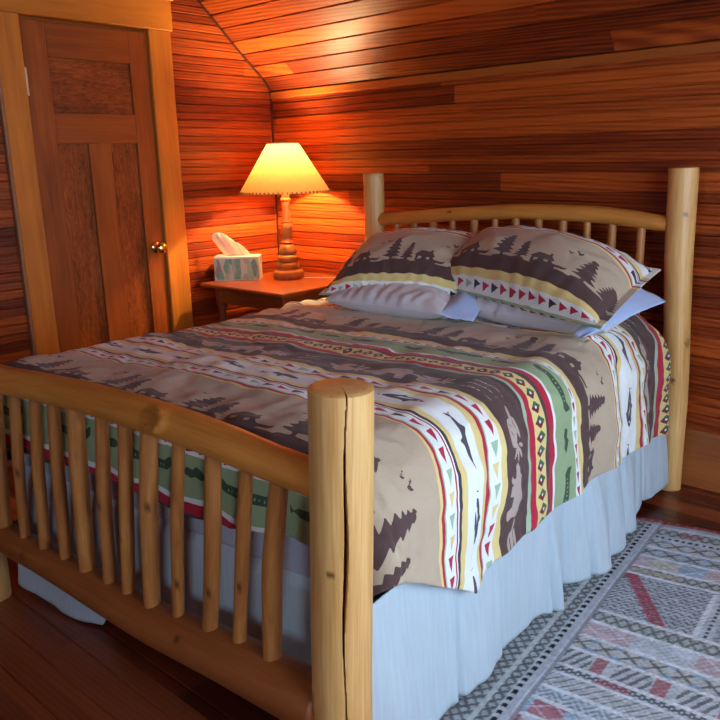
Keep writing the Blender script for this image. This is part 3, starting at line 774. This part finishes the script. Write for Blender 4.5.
# ------------------------------------------------------------------ bed skirt
def skirt_mat():
    m, nt, p = newmat('skirt_cotton'); N = NT(nt)
    tc = N.n('TexCoord').outputs['Object']; x = N.sep(tc)
    st = N.noise(N.comb(N.m('MULTIPLY', x[0], 90), N.m('MULTIPLY', x[1], 90), N.m('MULTIPLY', x[2], 5)), 1, 3, .6)
    c = N.mix(st, (.38, .47, .56), (.53, .62, .70)); N.l(c, p.inputs['Base Color']); p.inputs['Roughness'].default_value = .9; p.inputs['Sheen Weight'].default_value = .15
    N.l(N.bump(st, .4, .004, N.bump(N.noise(tc, 500, 2), .2, .001)), p.inputs['Normal'])
    return m
M_skirt = skirt_mat()
sk = empty('bed_skirt', (BX, BY, 0), BROT); tag(sk, 'pale blue grey cotton bed skirt hanging to the floor under the comforter', 'bed skirt')
def skirt_panel(name, pos, n_along, hemz, ztop, nh=40):
    """pos(k, h) -> (x, y) ; k along 0..1, h 0 top .. 1 hem"""
    k = np.linspace(0, 1, n_along)[:, None] * np.ones((1, nh)); h = np.linspace(0, 1, nh)[None] * np.ones((n_along, 1))
    x, y = pos(k, h); hz = hemz(k); z = ztop + (hz - ztop) * h
    V = np.stack([x, y, z], -1).reshape(-1, 3)
    ob = link(name, V, grid_faces(n_along, nh), M_skirt, sk, True)
    md = ob.modifiers.new('t', 'SOLIDIFY'); md.thickness = .003; return ob
hv = [0.06, .12, .30, .40, .47, .62, .72, .80, .835, .90, .97, 1.02, 1.09, 1.13, 1.20, 1.27, 1.33, 1.45, 1.59, 1.73, 1.86, 1.93, 1.975, 2.0]
hu = [1.500, 1.502, 1.482, 1.485, 1.520, 1.515, 1.530, 1.553, 1.550, 1.500, 1.482, 1.472, 1.500, 1.520, 1.490, 1.462, 1.478, 1.482, 1.474, 1.470, 1.476, 1.47, 1.452, 1.446]
hv2 = np.linspace(.06, 2.0, 400); hu2 = np.interp(hv2, hv, hu); kk = np.hanning(15); hu2 = np.convolve(np.r_[[hu2[0]] * 7, hu2, [hu2[-1]] * 7], kk / kk.sum(), 'valid')
def pos_r(k, h):
    v = .06 + 1.94 * k; hem = np.interp(v, hv2, hu2)
    fold = .011 * vnoise(v * 11, v * 0 + h * 1.2, 40) + .004 * vnoise(v * 26, h * 1.0, 41)
    u = 1.452 + (hem - 1.452) * h ** .8 + fold * (.3 + h)
    for vc, wd in ((.30, .010), (.55, .014), (.88, .012), (1.00, .016), (1.15, .012), (1.42, .010), (1.66, .012)): u = u - .020 * np.exp(-((v + .01 * h - vc) / wd) ** 2) * (.25 + h)
    u = np.maximum(u, 1.447)
    v2 = v + .008 * vnoise(v * 9, h * 3, 43) * h
    return u, -v2
def hem_r(k):
    v = .06 + 1.94 * k
    return .010 + .030 * sstep(.40, .33, v) + .006 * np.sin(v * 14) ** 2 + .020 * sstep(1.9, 2.0, v)
skirt_panel('side_panel', pos_r, 460, hem_r, .44)
def pos_f(k, h):
    u = .03 + 1.412 * k
    return u, -(1.956 + .014 * np.minimum(1, h * 9) + .006 * vnoise(u * 14, h * 2, 50) * (.3 + h) + .010 * h * sstep(.5, .1, u) + .045 * h * sstep(.56, .30, u))
skirt_panel('foot_panel', pos_f, 260, lambda k: .008 + .13 * sstep(.43, .50, .03 + 1.40 * k) - .0 * k + .02 * sstep(.2, .0, k), .43)
def pos_l(k, h):
    v = .06 + 1.90 * k; return .004 - (.012 * vnoise(v * 12, h * 2, 55) * (.3 + h) + .02 * h), -v
skirt_panel('side_panel', pos_l, 200, lambda k: .01 + 0 * k, .44)

# ------------------------------------------------------------------ pillows
def pillow_mesh(name, corners, thick, mat, parent=None, n=70, flange=.0, pattern=None, wr=.010, seed=0, sq=.55, edge=.05, bulge_bias=.5, arch=.06):
    """closed cushion between four corners BL, BR, TR, TL (bed coordinates, v positive towards foot)"""
    BLc, BRc, TRc, TLc = [np.array((c[0], -c[1], c[2]), float) for c in corners]
    m = int(n * .7)
    x = np.linspace(-1, 1, n)[None] * np.ones((m, 1)); y = np.linspace(-1, 1, m)[:, None] * np.ones((1, n))
    fx = np.clip((1 - np.abs(x) ** 2.6 / (1 - 0) - 0), 0, 1); 
    inner = 1 - flange
    xi = np.clip(np.abs(x) / inner, 0, 1); yi = np.clip(np.abs(y) / inner, 0, 1)
    prof_ = (np.clip(1 - xi ** 2.4, 0, 1) ** sq) * (np.clip(1 - yi ** 2.4, 0, 1) ** sq)
    # outline: sides pull in between the corners
    pull = 1 - edge * (1 - xi ** 2) ; pully = 1 - edge * (1 - yi ** 2)
    xx = x * pully ** 1; yy = y * pull
    a = (xx + 1) / 2; b_ = (yy + 1) / 2
    a = a[..., None]; b_ = b_[..., None]
    P = (1 - a) * (1 - b_) * BLc + a * (1 - b_) * BRc + a * b_ * TRc + (1 - a) * b_ * TLc
    du = (BRc + TRc - BLc - TLc) / 2; dv = (TLc + TRc - BLc - BRc) / 2
    nrm = np.cross(du, dv); nrm /= np.linalg.norm(nrm)
    if nrm[2] < 0: nrm = -nrm
    wrk = wr * (vnoise(x * 3 + seed, y * 3, seed) + .5 * vnoise(x * 8 + seed, y * 7, seed + 1))
    pleat = .5 * wr * np.sin(x * 34 + 4 * vnoise(x * 2, y * 2, seed + 3)) * np.clip(np.abs(y) * 1.8 - .8, 0, 1) + .5 * wr * np.sin(y * 26 + 4 * vnoise(x * 2, y * 2, seed + 4)) * np.clip(np.abs(x) * 1.8 - .8, 0, 1)
    up = thick * bulge_bias * 2 * .5 * prof_ + (wrk + pleat * 1.4) * (prof_ + .15)
    dn = thick * (1 - bulge_bias) * 2 * .5 * prof_
    top = P + nrm * up[..., None] ; bot = P - nrm * dn[..., None] - nrm * .002
    V = np.concatenate([top.reshape(-1, 3), bot.reshape(-1, 3)])
    F = grid_faces(m, n); F2 = grid_faces(m, n, flip=True) + m * n
    # rim
    rim = [i for i in range(n)] + [r * n + n - 1 for r in range(1, m)] + [(m - 1) * n + c for c in range(n - 2, -1, -1)] + [r * n for r in range(m - 2, 0, -1)]
    R_ = np.array([(rim[i], rim[i] + m * n, rim[(i + 1) % len(rim)] + m * n, rim[(i + 1) % len(rim)]) for i in range(len(rim))])
    Fa = np.concatenate([F, F2, R_])
    attrs = None
    if pattern:
        t_, s_ = pattern(x, y, P); mo_ = fabric_fields(t_, s_)
        pt = np.stack([t_, s_, mo_], -1).reshape(-1, 3)
        attrs = {'pat': np.concatenate([pt, pt * np.array([1, 1, 0]) + np.array([0, 0, -.02])])}
    return link(name, V, Fa, mat, parent, True, attrs=attrs)
M_pil = plain('pillow_cotton', (.66, .645, .70), .85, bump=.35, bscale=60, var=.05, sheen=.2)
M_blue = plain('blue_pillowcase', (.40, .52, .83), .8, bump=.2, bscale=60, sheen=.2)
def bed_thing(name, label, cat, group=None):
    t = empty(name, (BX, BY, .72), BROT); tag(t, label, cat, group); return t
def lower(ob, dz=.72):
    ob.location.z = -dz; return ob
pl = bed_thing('pillow', 'white pillow lying flat under the left printed sham', 'pillow', 'sleeping pillows')
lower(pillow_mesh('pillow_body', [(.24, .68, .78), (.84, .72, .785), (.78, .24, .80), (.12, .22, .79)], .155, M_pil, pl, seed=3, wr=.008, sq=.5))
pr_ = bed_thing('pillow', 'white pillow lying flat under the right printed sham', 'pillow', 'sleeping pillows')
lower(pillow_mesh('pillow_body', [(.80, .58, .79), (1.46, .72, .79), (1.43, .22, .80), (.78, .14, .80)], .155, M_pil, pr_, seed=9, wr=.012, sq=.5))

def flap(name, pts_a, pts_b, mat, parent, amp=.006, seed=0, n=26, m=16, thick=.003, rows=None):
    """soft cloth between two polylines (bed coordinates)"""
    def rs(p, n):
        p = np.array([(q[0], -q[1], q[2]) for q in p], float); dd = np.r_[0, np.cumsum(np.linalg.norm(np.diff(p, axis=0), axis=1))]; s = np.linspace(0, dd[-1], n)
        return np.stack([np.interp(s, dd, p[:, i]) for i in range(3)], 1)
    A_, B_ = rs(pts_a, n), rs(pts_b, n); k = np.linspace(0, 1, m)[:, None, None]
    P = A_[None] * (1 - k) + B_[None] * k
    i, j = np.meshgrid(np.linspace(0, 1, m), np.linspace(0, 1, n), indexing='ij')
    P[..., 2] += amp * vnoise(i * 3 + seed, j * 4, seed) + .02 * np.sin(i * pi) * np.sin(j * pi)
    ob = link(name, P.reshape(-1, 3), grid_faces(m, n), mat, parent, True)
    md = ob.modifiers.new('t', 'SOLIDIFY'); md.thickness = thick; return lower(ob)
flap('pillowcase_hem', [(1.38, .80, .785), (1.40, .55, .85), (1.41, .36, .895)], [(1.425, .82, .782), (1.490, .48, .822), (1.505, .26, .825)], M_blue, pr_, seed=2)
flap('pillowcase_hem', [(.77, .42, .85), (.80, .55, .835), (.83, .72, .785)], [(.88, .44, .82), (.93, .58, .80), (.955, .69, .765)], M_blue, pl, seed=5)

# printed shams
def sham_pat(toff):
    def f(x, y, P):
        b_ = (y + 1) / 2
        s_ = np.interp(b_, [0, .03, .070, .11, .20, .60, .645, .72, .78, 1.0], [1.03, 1.010, .985, .955, .888, .640, .620, .590, .56, .47])
        return x * .43 + toff, s_
    return f
s1 = bed_thing('pillow_sham', 'printed cabin and tree sham leaning on the headboard beside the lamp, tucked behind its twin', 'pillow', 'printed shams')
lower(pillow_mesh('sham_body', [(.19, .66, .795), (.86, .54, .805), (.86, .10, .985), (.06, .13, .965)], .245, M_fab, s1, n=230, flange=.07, pattern=sham_pat(.55), wr=.007, seed=21, sq=.55, edge=.02, bulge_bias=.62))
s2 = bed_thing('pillow_sham', 'printed sham with cabins and trees in front, overlapping the other, beside the right head post', 'pillow', 'printed shams')
lower(pillow_mesh('sham_body', [(.60, .47, .852), (1.47, .80, .815), (1.455, .18, .925), (.65, .12, 1.00)], .265, M_fab, s2, n=230, flange=.07, pattern=sham_pat(.92), wr=.008, seed=26, sq=.55, edge=.02, bulge_bias=.65))

# ------------------------------------------------------------------ bedside table
TX0, TX1, TY0, TY1, TZ = .086, .745, -.655, -.03, .725
tb = empty('bedside_table', ((TX0 + TX1) / 2, (TY0 + TY1) / 2, 0)); tag(tb, 'dark red brown wooden bedside table in the corner, holding the lamp', 'table')
ox, oy = -(TX0 + TX1) / 2, -(TY0 + TY1) / 2
def tbl(name, fn, mat=M_table, **k):
    mb = MB(); fn(mb); mb.v = [(x + ox, y + oy, z) for x, y, z in mb.v]; return mb.build(name, mat, tb, **k)
tbl('tabletop', lambda mb: (mb.box(TX0, TX1, TY0, TY1, TZ - .022, TZ, .006, 'x')))
def apron(mb):
    a0, a1, b0, b1 = TX0 + .06, TX1 - .06, TY0 + .06, TY1 - .06
    mb.box(a0, a1, b0, b0 + .02, TZ - .105, TZ - .02, .002, 'x'); mb.box(a0, a1, b1 - .02, b1, TZ - .105, TZ - .02, .002, 'x')
    mb.box(a0, a0 + .02, b0, b1, TZ - .105, TZ - .02, .002, 'y'); mb.box(a1 - .02, a1, b0, b1, TZ - .105, TZ - .02, .002, 'y')
tbl('apron', apron)
for lx in (TX0 + .08, TX1 - .08):
    for ly in (TY0 + .08, TY1 - .08):
        def leg(mb):
            mb.lathe([(0, 0), (.014, 0), (.018, .03), (.016, .06), (.022, .2), (.026, .34), (.018, .37), (.027, .40), (.018, .43), (.028, .47), (.024, .53), (.017, .56), (.026, .59), (.020, .61), (0, .61)], c=(lx, ly, 0), n=20)
            mb.box(lx - .024, lx + .024, ly - .024, ly + .024, .60, TZ - .022, .003)
        tbl('leg', leg, sharp=45)

# ------------------------------------------------------------------ lamp
LX, LY = .368, -.262
lamp = empty('table_lamp', (LX, LY, TZ)); tag(lamp, 'turned wooden table lamp with a glowing amber cone shade', 'lamp')
mb = MB(); mb.lathe([(0, 0), (.080, 0), (.083, .006), (.083, .036), (.078, .044), (.062, .048), (.058, .052), (.058, .056), (.0, .056)], n=48); mb.build('base', M_lampw, lamp, sharp=40)
mb = MB(); mb.lathe([(.04, .05), (.058, .054), (.062, .062), (.062, .080), (.056, .088), (.049, .091), (.055, .096), (.058, .104), (.058, .118), (.052, .127), (.045, .131), (.049, .136), (.050, .150), (.044, .170), (.034, .184), (.026, .188), (.030, .192), (.033, .198), (.028, .204), (.023, .210),
    (.025, .225), (.031, .25), (.034, .275), (.033, .292), (.026, .302), (.029, .307), (.026, .312), (.023, .33), (.020, .36), (.020, .385), (.023, .408), (.021, .413), (.027, .417), (.029, .424), (.025, .431), (.020, .434), (.022, .45), (.018, .462), (.010, .47), (.008, .50), (0, .50)], n=40)
mb.build('stem', M_lampw, lamp, sharp=50)
mshade, nt, p = newmat('amber_shade'); N = NT(nt)
nt.nodes.remove(p); tcx = N.n('TexCoord').outputs['Object']; pn = N.noise(tcx, 35, 3, .6)
cc = N.mix(pn, (.78, .34, .085), (.86, .41, .115))
df = N.n('BsdfDiffuse'); tl = N.n('BsdfTranslucent'); N.l(cc, df.inputs[0]); N.l(cc, tl.inputs[0]); mx = N.n('MixShader'); mx.inputs[0].default_value = .12
N.l(df.outputs[0], mx.inputs[1]); N.l(tl.outputs[0], mx.inputs[2]); N.l(mx.outputs[0], [n for n in nt.nodes if n.type == 'OUTPUT_MATERIAL'][0].inputs[0])
mb = MB(); mb.lathe([(.243, .462), (.084, .712)], n=64); shade = mb.build('lamp_shade', mshade, lamp, recalc=True, sharp=None)
lace = plain('shade_lacing', (.30, .13, .04), .6)
mb = MB()
for k in range(64):
    a = 2 * pi * k / 64; c_, s_ = cos(a), sin(a)
    rr0 = .2445; w = .0035
    V = [((rr0 + dr) * c_ - dt * s_, (rr0 + dr) * s_ + dt * c_, z) for dr in (-.003, .003) for dt in (-w, w) for z in (.457, .471)]
    mb.add(V, [(0, 1, 3, 2), (4, 6, 7, 5), (0, 4, 5, 1), (2, 3, 7, 6), (0, 2, 6, 4), (1, 5, 7, 3)])
mb.build('shade_lacing', lace, shade)
mb = MB(); mb.lathe([(.080, .708), (.084, .708), (.084, .717), (.080, .717), (.080, .708)], n=48); mb.build('shade_ring', plain('shade_trim', (.75, .55, .25), .6), shade)
mb = MB()
for a in (0, 2 * pi / 3, 4 * pi / 3):
    c_, s_ = cos(a), sin(a); V = [(r * c_ - w * s_, r * s_ + w * c_, z) for r, z0 in ((.006, .66), (.0812, .705)) for w in (-.0012, .0012) for z in (z0, z0 + .0024)]
    mb.add(V, [(0, 1, 3, 2), (4, 6, 7, 5), (0, 4, 5, 1), (2, 3, 7, 6), (0, 2, 6, 4), (1, 5, 7, 3)])
mb.build('shade_spider', M_brass, shade)
M_bulb, nt, p = newmat('lit_bulb'); p.inputs['Emission Color'].default_value = (1, .72, .38, 1); p.inputs['Emission Strength'].default_value = 6
mb = MB(); mb.lathe([(0, .50), (.013, .50), (.014, .525), (.024, .55), (.030, .58), (.026, .605), (.012, .620), (0, .622)], n=24); bulb = mb.build('bulb', M_bulb, lamp, sharp=None)
bulb.visible_shadow = True
# light of the bulb
li = bpy.data.lights.new('bulb_light', 'POINT'); li.energy = 80; li.color = (1, .72, .36); li.shadow_soft_size = .034
lo = bpy.data.objects.new('bulb_light', li); COL.objects.link(lo); lo.location = (LX, LY, TZ + .630)
# cord on the table top
cpts = np.array([(.40, -.26, .729), (.45, -.235, .729), (.50, -.20, .729), (.56, -.14, .729), (.62, -.085, .729), (.68, -.045, .729)]) - np.array([LX, LY, TZ])
log_mesh('cord', cpts, [.0028] * 6, plain('cord_plastic', (.62, .42, .22), .5), n=8, step=.01, parent=lamp, round_end=0, wob=0)

# ------------------------------------------------------------------ tissue box
ax, ay = .100, -.562; bx_, by_ = .287, -.398
ang_t = atan2(by_ - ay, bx_ - ax); LW = .245
tb2 = empty('tissue_box', (ax, ay, TZ), ang_t); tag(tb2, 'tissue box with green and mauve leaf print, tissue pulled up, on bedside table', 'tissue box')
mt, nt, p = newmat('leaf_print'); N = NT(nt)
tc = N.n('TexCoord').outputs['Object']; x = N.sep(tc)
lf = N.comb(N.m('MULTIPLY', x[0], 32), N.m('MULTIPLY', x[1], 32), N.m('ADD', N.m('MULTIPLY', x[2], 13), N.m('MULTIPLY', x[0], 6)))
vo = N.n('TexVoronoi'); N.l(lf, vo.inputs['Vector']); vo.inputs['Scale'].default_value = 1.0
vc = N.sep(vo.outputs['Color']); leafc = N.ramp(vc[0], [(0, (.05, .34, .22)), (.25, (.22, .52, .32)), (.42, (.26, .38, .38)), (.58, (.16, .13, .17)), (.70, (.40, .62, .42)), (.85, (.03, .26, .22))], 'CONSTANT')
edge_ = N.m('LESS_THAN', vo.outputs['Distance'], .64)
cc = N.mix(edge_, (.46, .52, .44), leafc)
nn = N.noise(tc, 60, 3, .6); cc = N.mix(N.m('MULTIPLY', nn, .35), cc, (.62, .66, .58))
rimm = N.m('MAXIMUM', N.m('LESS_THAN', x[2], .006), N.m('GREATER_THAN', x[2], .118)); cc = N.mix(rimm, cc, (.62, .62, .58))
N.l(cc, p.inputs['Base Color']); p.inputs['Roughness'].default_value = .4
mb = MB(); mb.box(0, LW, 0, .115, 0, .130, .002); mb.build('box_body', mt, tb2)
mb = MB(); mb.lathe([(0, 0), (.055, 0), (.055, .0008), (0, .0008)], n=30); mb.v = [(x + LW / 2, y * .5 + .057, z + .130) for x, y, z in mb.v]
mb.build('opening', plain('opening_film', (.5, .5, .48), .4), tb2)
# tissue: a folded sheet leaning left
n, m = 36, 30
i, j = np.meshgrid(np.linspace(0, 1, m), np.linspace(-1, 1, n), indexing='ij')
hgt = i * .125
wid = .072 + .006 * np.sin(i * pi) - .034 * np.clip(i - .78, 0, 1) / .22 * .55
cx_ = .125 - .072 * i ** 1.0 + .0 * i
xx = cx_ + j * wid * (1 - .10 * i) - .012 * i * i
zz = .131 + hgt * (1 - .10 * j * i) - .020 * (j < 0) * j ** 2 * i - .028 * sstep(.3, 1, j) * i
yy = .057 + .004 * np.sin(j * 5 + 1.0) * (.3 + i) + .0025 * np.sin(j * 11 + i * 3) - .022 * i
V = np.stack([xx, yy, zz], -1).reshape(-1, 3)
mtis, nt, p = newmat('tissue_paper'); p.inputs['Base Color'].default_value = (.88, .84, .76, 1); p.inputs['Roughness'].default_value = .9; p.inputs['Subsurface Weight'].default_value = .0
N = NT(nt); tcx = N.n('TexCoord').outputs['Object']; N.l(N.bump(N.noise(tcx, 60, 3), .3, .003), p.inputs['Normal'])
tl_ = N.n('BsdfTranslucent'); tl_.inputs[0].default_value = (.95, .88, .70, 1); mx_ = N.n('MixShader'); mx_.inputs[0].default_value = .55
N.l(p.outputs[0], mx_.inputs[1]); N.l(tl_.outputs[0], mx_.inputs[2]); N.l(mx_.outputs[0], [q_ for q_ in nt.nodes if q_.type == 'OUTPUT_MATERIAL'][0].inputs[0])
ob = link('tissue', V, grid_faces(m, n), mtis, tb2, True); md = ob.modifiers.new('t', 'SOLIDIFY'); md.thickness = .0012

# ------------------------------------------------------------------ rug
RO = (2.541, -.464); RA = math.radians(6.0)        # seam corner, direction of the rug
rc, rs_ = cos(RA), sin(RA)
RX0, RX1, RY0, RY1 = -.42, 1.45, -.045, 1.58      # across; away from wall
st = .0048
xs = np.arange(RX0, RX1, st); ys = np.arange(RY0, RY1, st)
X, Y = np.meshgrid(xs, ys)
hgt = .007 + .0025 * vnoise(X * 7, Y * 7, 70) + .0035 * np.exp(-((X - .004) / .012) ** 2) - .003 * np.exp(-((X - .018) / .006) ** 2)
hgt += .0012 * np.sin(X * 2 * pi / .012) * (X < 0)
def hx3(r_, g_, b_): return np.array([r_, g_, b_])
BASE = hx3(.56, .62, .72); DARK = hx3(.08, .085, .10); GREY = hx3(.29, .31, .34); WHITE = hx3(.74, .78, .86); REDc = hx3(.40, .075, .11); BLU = hx3(.28, .42, .60); PINK = hx3(.56, .40, .45); OCH = hx3(.52, .45, .32); GRG = hx3(.40, .44, .42); NAV = hx3(.10, .16, .25)
Cc = np.ones(X.shape + (3,)) * BASE
def put(mask, c, a=1.0):
    global Cc
    mk = (mask * a)[..., None]; Cc = Cc * (1 - mk) + c * mk
tri_ = lambda x, p: np.abs((x / p) % 1 - .5) * 2
# field: bands along X, stacked in Y
rows = [(.045, 'mix'), (.035, 'dash'), (.05, 'diam'), (.012, 'w'), (.05, 'dia2'), (.012, 'w'), (.055, 'block'), (.012, 'w'), (.04, 'cross'), (.012, 'w'), (.215, 'tex'), (.012, 'w'), (.045, 'cross'), (.012, 'w'), (.055, 'block'), (.012, 'w'), (.05, 'diam'), (.012, 'w'),
        (.06, 'key'), (.012, 'w'), (.025, 'ring'), (.008, 'w'), (.05, 'diag'), (.012, 'w'), (.035, 'chev'), (.012, 'w'), (.05, 'blockb'), (.012, 'w'), (.06, 'redb'), (.012, 'w'), (.05, 'diam'), (.012, 'w'), (.045, 'redl'), (.012, 'w'), (.06, 'key'), (.012, 'w')]
Yr = Y - 0.02 + .06 * X * 0
y0 = 0.0; k = 0
while y0 < RY1:
    h, typ = rows[k % len(rows)]; h = h * 1.18; inb = (Yr >= y0) & (Yr < y0 + h) & (X > .02); q = (Yr - y0) / h; cell = np.floor(X / .085 + k * .37); rn = np.abs(np.sin(cell * 12.9898 + k * 4.1) * 43758.5453) % 1
    if typ == 'w': put(inb, WHITE)
    elif typ in ('mix', 'cross'):
        put(inb, GRG, .7); put(inb & (np.abs(tri_(X, .035) - np.abs(q - .5) * 2) < .28), DARK, .75); put(inb & (rn > .8) & (np.abs(q - .5) < .25), REDc if typ == 'mix' else OCH, .6)
    elif typ == 'dash': put(inb & (((X / .022) % 1) < .5) & (np.abs(q - .5) < .2), DARK)
    elif typ in ('diam', 'dia2'):
        ph = tri_(X, .07); put(inb, OCH if typ == 'diam' else GREY, .35); put(inb & (np.abs(ph - np.abs(q - .5) * 2) < .18), DARK, .8); put(inb & (ph + np.abs(q - .5) * 2 > 1.35), BLU, .8)
    elif typ in ('block', 'blockb'):
        put(inb & (rn < .25), BLU, .75); put(inb & (rn > .25) & (rn < .5), PINK, .8); put(inb & (rn > .5) & (rn < .62), OCH, .6); put(inb & (rn > .86), REDc, .8)
        put(inb & (np.abs(tri_(X, .085) - np.abs(q - .5) * 2) < .10), WHITE, .6)
    elif typ == 'tex':
        yy_ = Yr - y0; wv = ((X * .55 + yy_) / .020 + .35 * np.sin(X / .011 * 2)) % 1; put(inb, BASE * .8, .6); put(inb & (wv < .40), GREY, .9); put(inb & ((((X * 1.6 - yy_) / .034) % 1) < .38) & (wv < .5), DARK, .85)
        put(inb & (np.abs(X - .035 - yy_ * .62) < .024) & (wv > .15), REDc, .9); put(inb & (X < .06) & (yy_ < .03), REDc, .7)
    elif typ == 'key':
        z_ = (X / .026 + q * 1.2) % 1; put(inb & (z_ < .45) & (((X / .16) % 1) < .6), DARK, .8); put(inb & (((X / .16 + .15) % 1) > .78), REDc, .8); put(inb & (z_ > .7), OCH, .35)
    elif typ == 'ring': put(inb & (np.abs(np.hypot(((X / .024) % 1) - .5, (q - .5)) - .3) < .14), DARK, .9); put(inb & (rn > .75), REDc, .5)
    elif typ == 'diag': z_ = ((X + (q - .5) * .05) / .028) % 1; put(inb & (z_ < .28), DARK, .65); put(inb & (z_ > .55) & (z_ < .8), OCH, .55)
    elif typ == 'chev': z_ = (q + tri_(X, .06) * .9) / .55 % 1; put(inb & (z_ < .4), NAV, .7)
    elif typ == 'redb': put(inb & (((X / .09) % 1) + np.abs(q - .5) * .9 < .72), REDc, .85); put(inb & (((X / .03) % 1) < .3), WHITE, .45)
    elif typ == 'redl': put(inb & (((X / .12) % 1) < .55), REDc, .8); put(inb & (np.abs(q - .5) < .15), PINK, .7)
    y0 += h; k += 1
# second patch at the right with its own border
pt = (X > .285) & (Yr > .382) & (Yr < .632)
put(pt, BASE * .85); put(pt & ((np.abs(tri_(X, .04) - tri_(Yr, .04)) < .35)), GREY, .9); put(pt & (X < .335), BASE, .8); put(pt & (X < .297), WHITE, .95); put(pt & (np.abs(X - .317) < .006) & (((Yr / .022) % 1) < .5), DARK)
# left border under and beside the bed: small diamonds, dotted edge
bd = X <= .02
put(bd, hx3(.42, .46, .48)); put(bd & (np.abs(tri_(X - .0, .033) - tri_(Y, .036)) < .34), hx3(.10, .115, .13), .9)
put(bd & (np.abs(((X + .5) / .066) % 1 - .5) < .10), hx3(.55, .60, .62), .9)
put(bd & (X > -.034), hx3(.52, .56, .62)); put(bd & (np.abs(X + .022) < .0075) & (((Y / .030) % 1) < .5), hx3(.02, .022, .03))
put(bd & (X > -.010), hx3(.50, .54, .62)); put((X > .008) & (X < .02), hx3(.12, .12, .15), .7)
# red bound end
put(Y < -.018, hx3(.40, .06, .075)); put((Y < -.030) & (((X / .03) % 1) < .35), GREY, .5); put((Y > -.022) & (Y < .0), GREY, .6)
# woven mottling of the wool
mo1 = .5 + .5 * vnoise(X / .006, Y / .006, 77); mo2 = .5 + .5 * vnoise(X / .02, Y / .012, 78)
fine = ((np.floor(X / .0095) + np.floor(Y / .0095)) % 2 == 0) & (vnoise(X / .03, Y / .02, 79) > -.15) & (X > .02)
put(fine, Cc * .72, .8)
Cc = Cc * (.72 + .36 * mo1[..., None] + .16 * (mo2[..., None] - .5))
Cc = np.clip(Cc, 0, 1)
WX = RO[0] + rc * X + rs_ * Y; WY = RO[1] + rs_ * X - rc * Y
# the bound end runs at a slight slant
WY = WY + .14 * X * np.clip(1 - Y / .9, 0, 1)
Vr = np.stack([WX, WY, hgt], -1).reshape(-1, 3)
mrug, nt, p = newmat('kilim_wool'); N = NT(nt)
ca = N.attr('rugcol').outputs['Color']; N.l(ca, p.inputs['Base Color']); p.inputs['Roughness'].default_value = .95; p.inputs['Specular IOR Level'].default_value = .1
tcx = N.n('TexCoord').outputs['Object']; N.l(N.bump(N.noise(tcx, 260, 3, .7), .8, .003), p.inputs['Normal'])
rg = link('kilim_rug', Vr, grid_faces(*X.shape, flip=True), mrug, None, True, attrs={'rugcol': np.concatenate([Cc.reshape(-1, 3), np.ones((X.size, 1))], 1)})
md = rg.modifiers.new('t', 'SOLIDIFY'); md.thickness = .005
tag(rg, 'grey blue woven kilim with striped motifs and red bound end, on the floor', 'rug')

# ------------------------------------------------------------------ light
w = bpy.data.worlds.new('sky'); SC.world = w; w.use_nodes = True
bg = w.node_tree.nodes['Background']; bg.inputs[0].default_value = (.66, .83, 1.0, 1); bg.inputs[1].default_value = 12
SC.view_settings.view_transform = 'Standard'; SC.view_settings.look = 'None'; SC.view_settings.gamma = 1.0; SC.view_settings.use_curve_mapping = False
SC.view_settings.exposure = 0.08
try: SC.cycles.max_bounces = 8
except Exception: pass
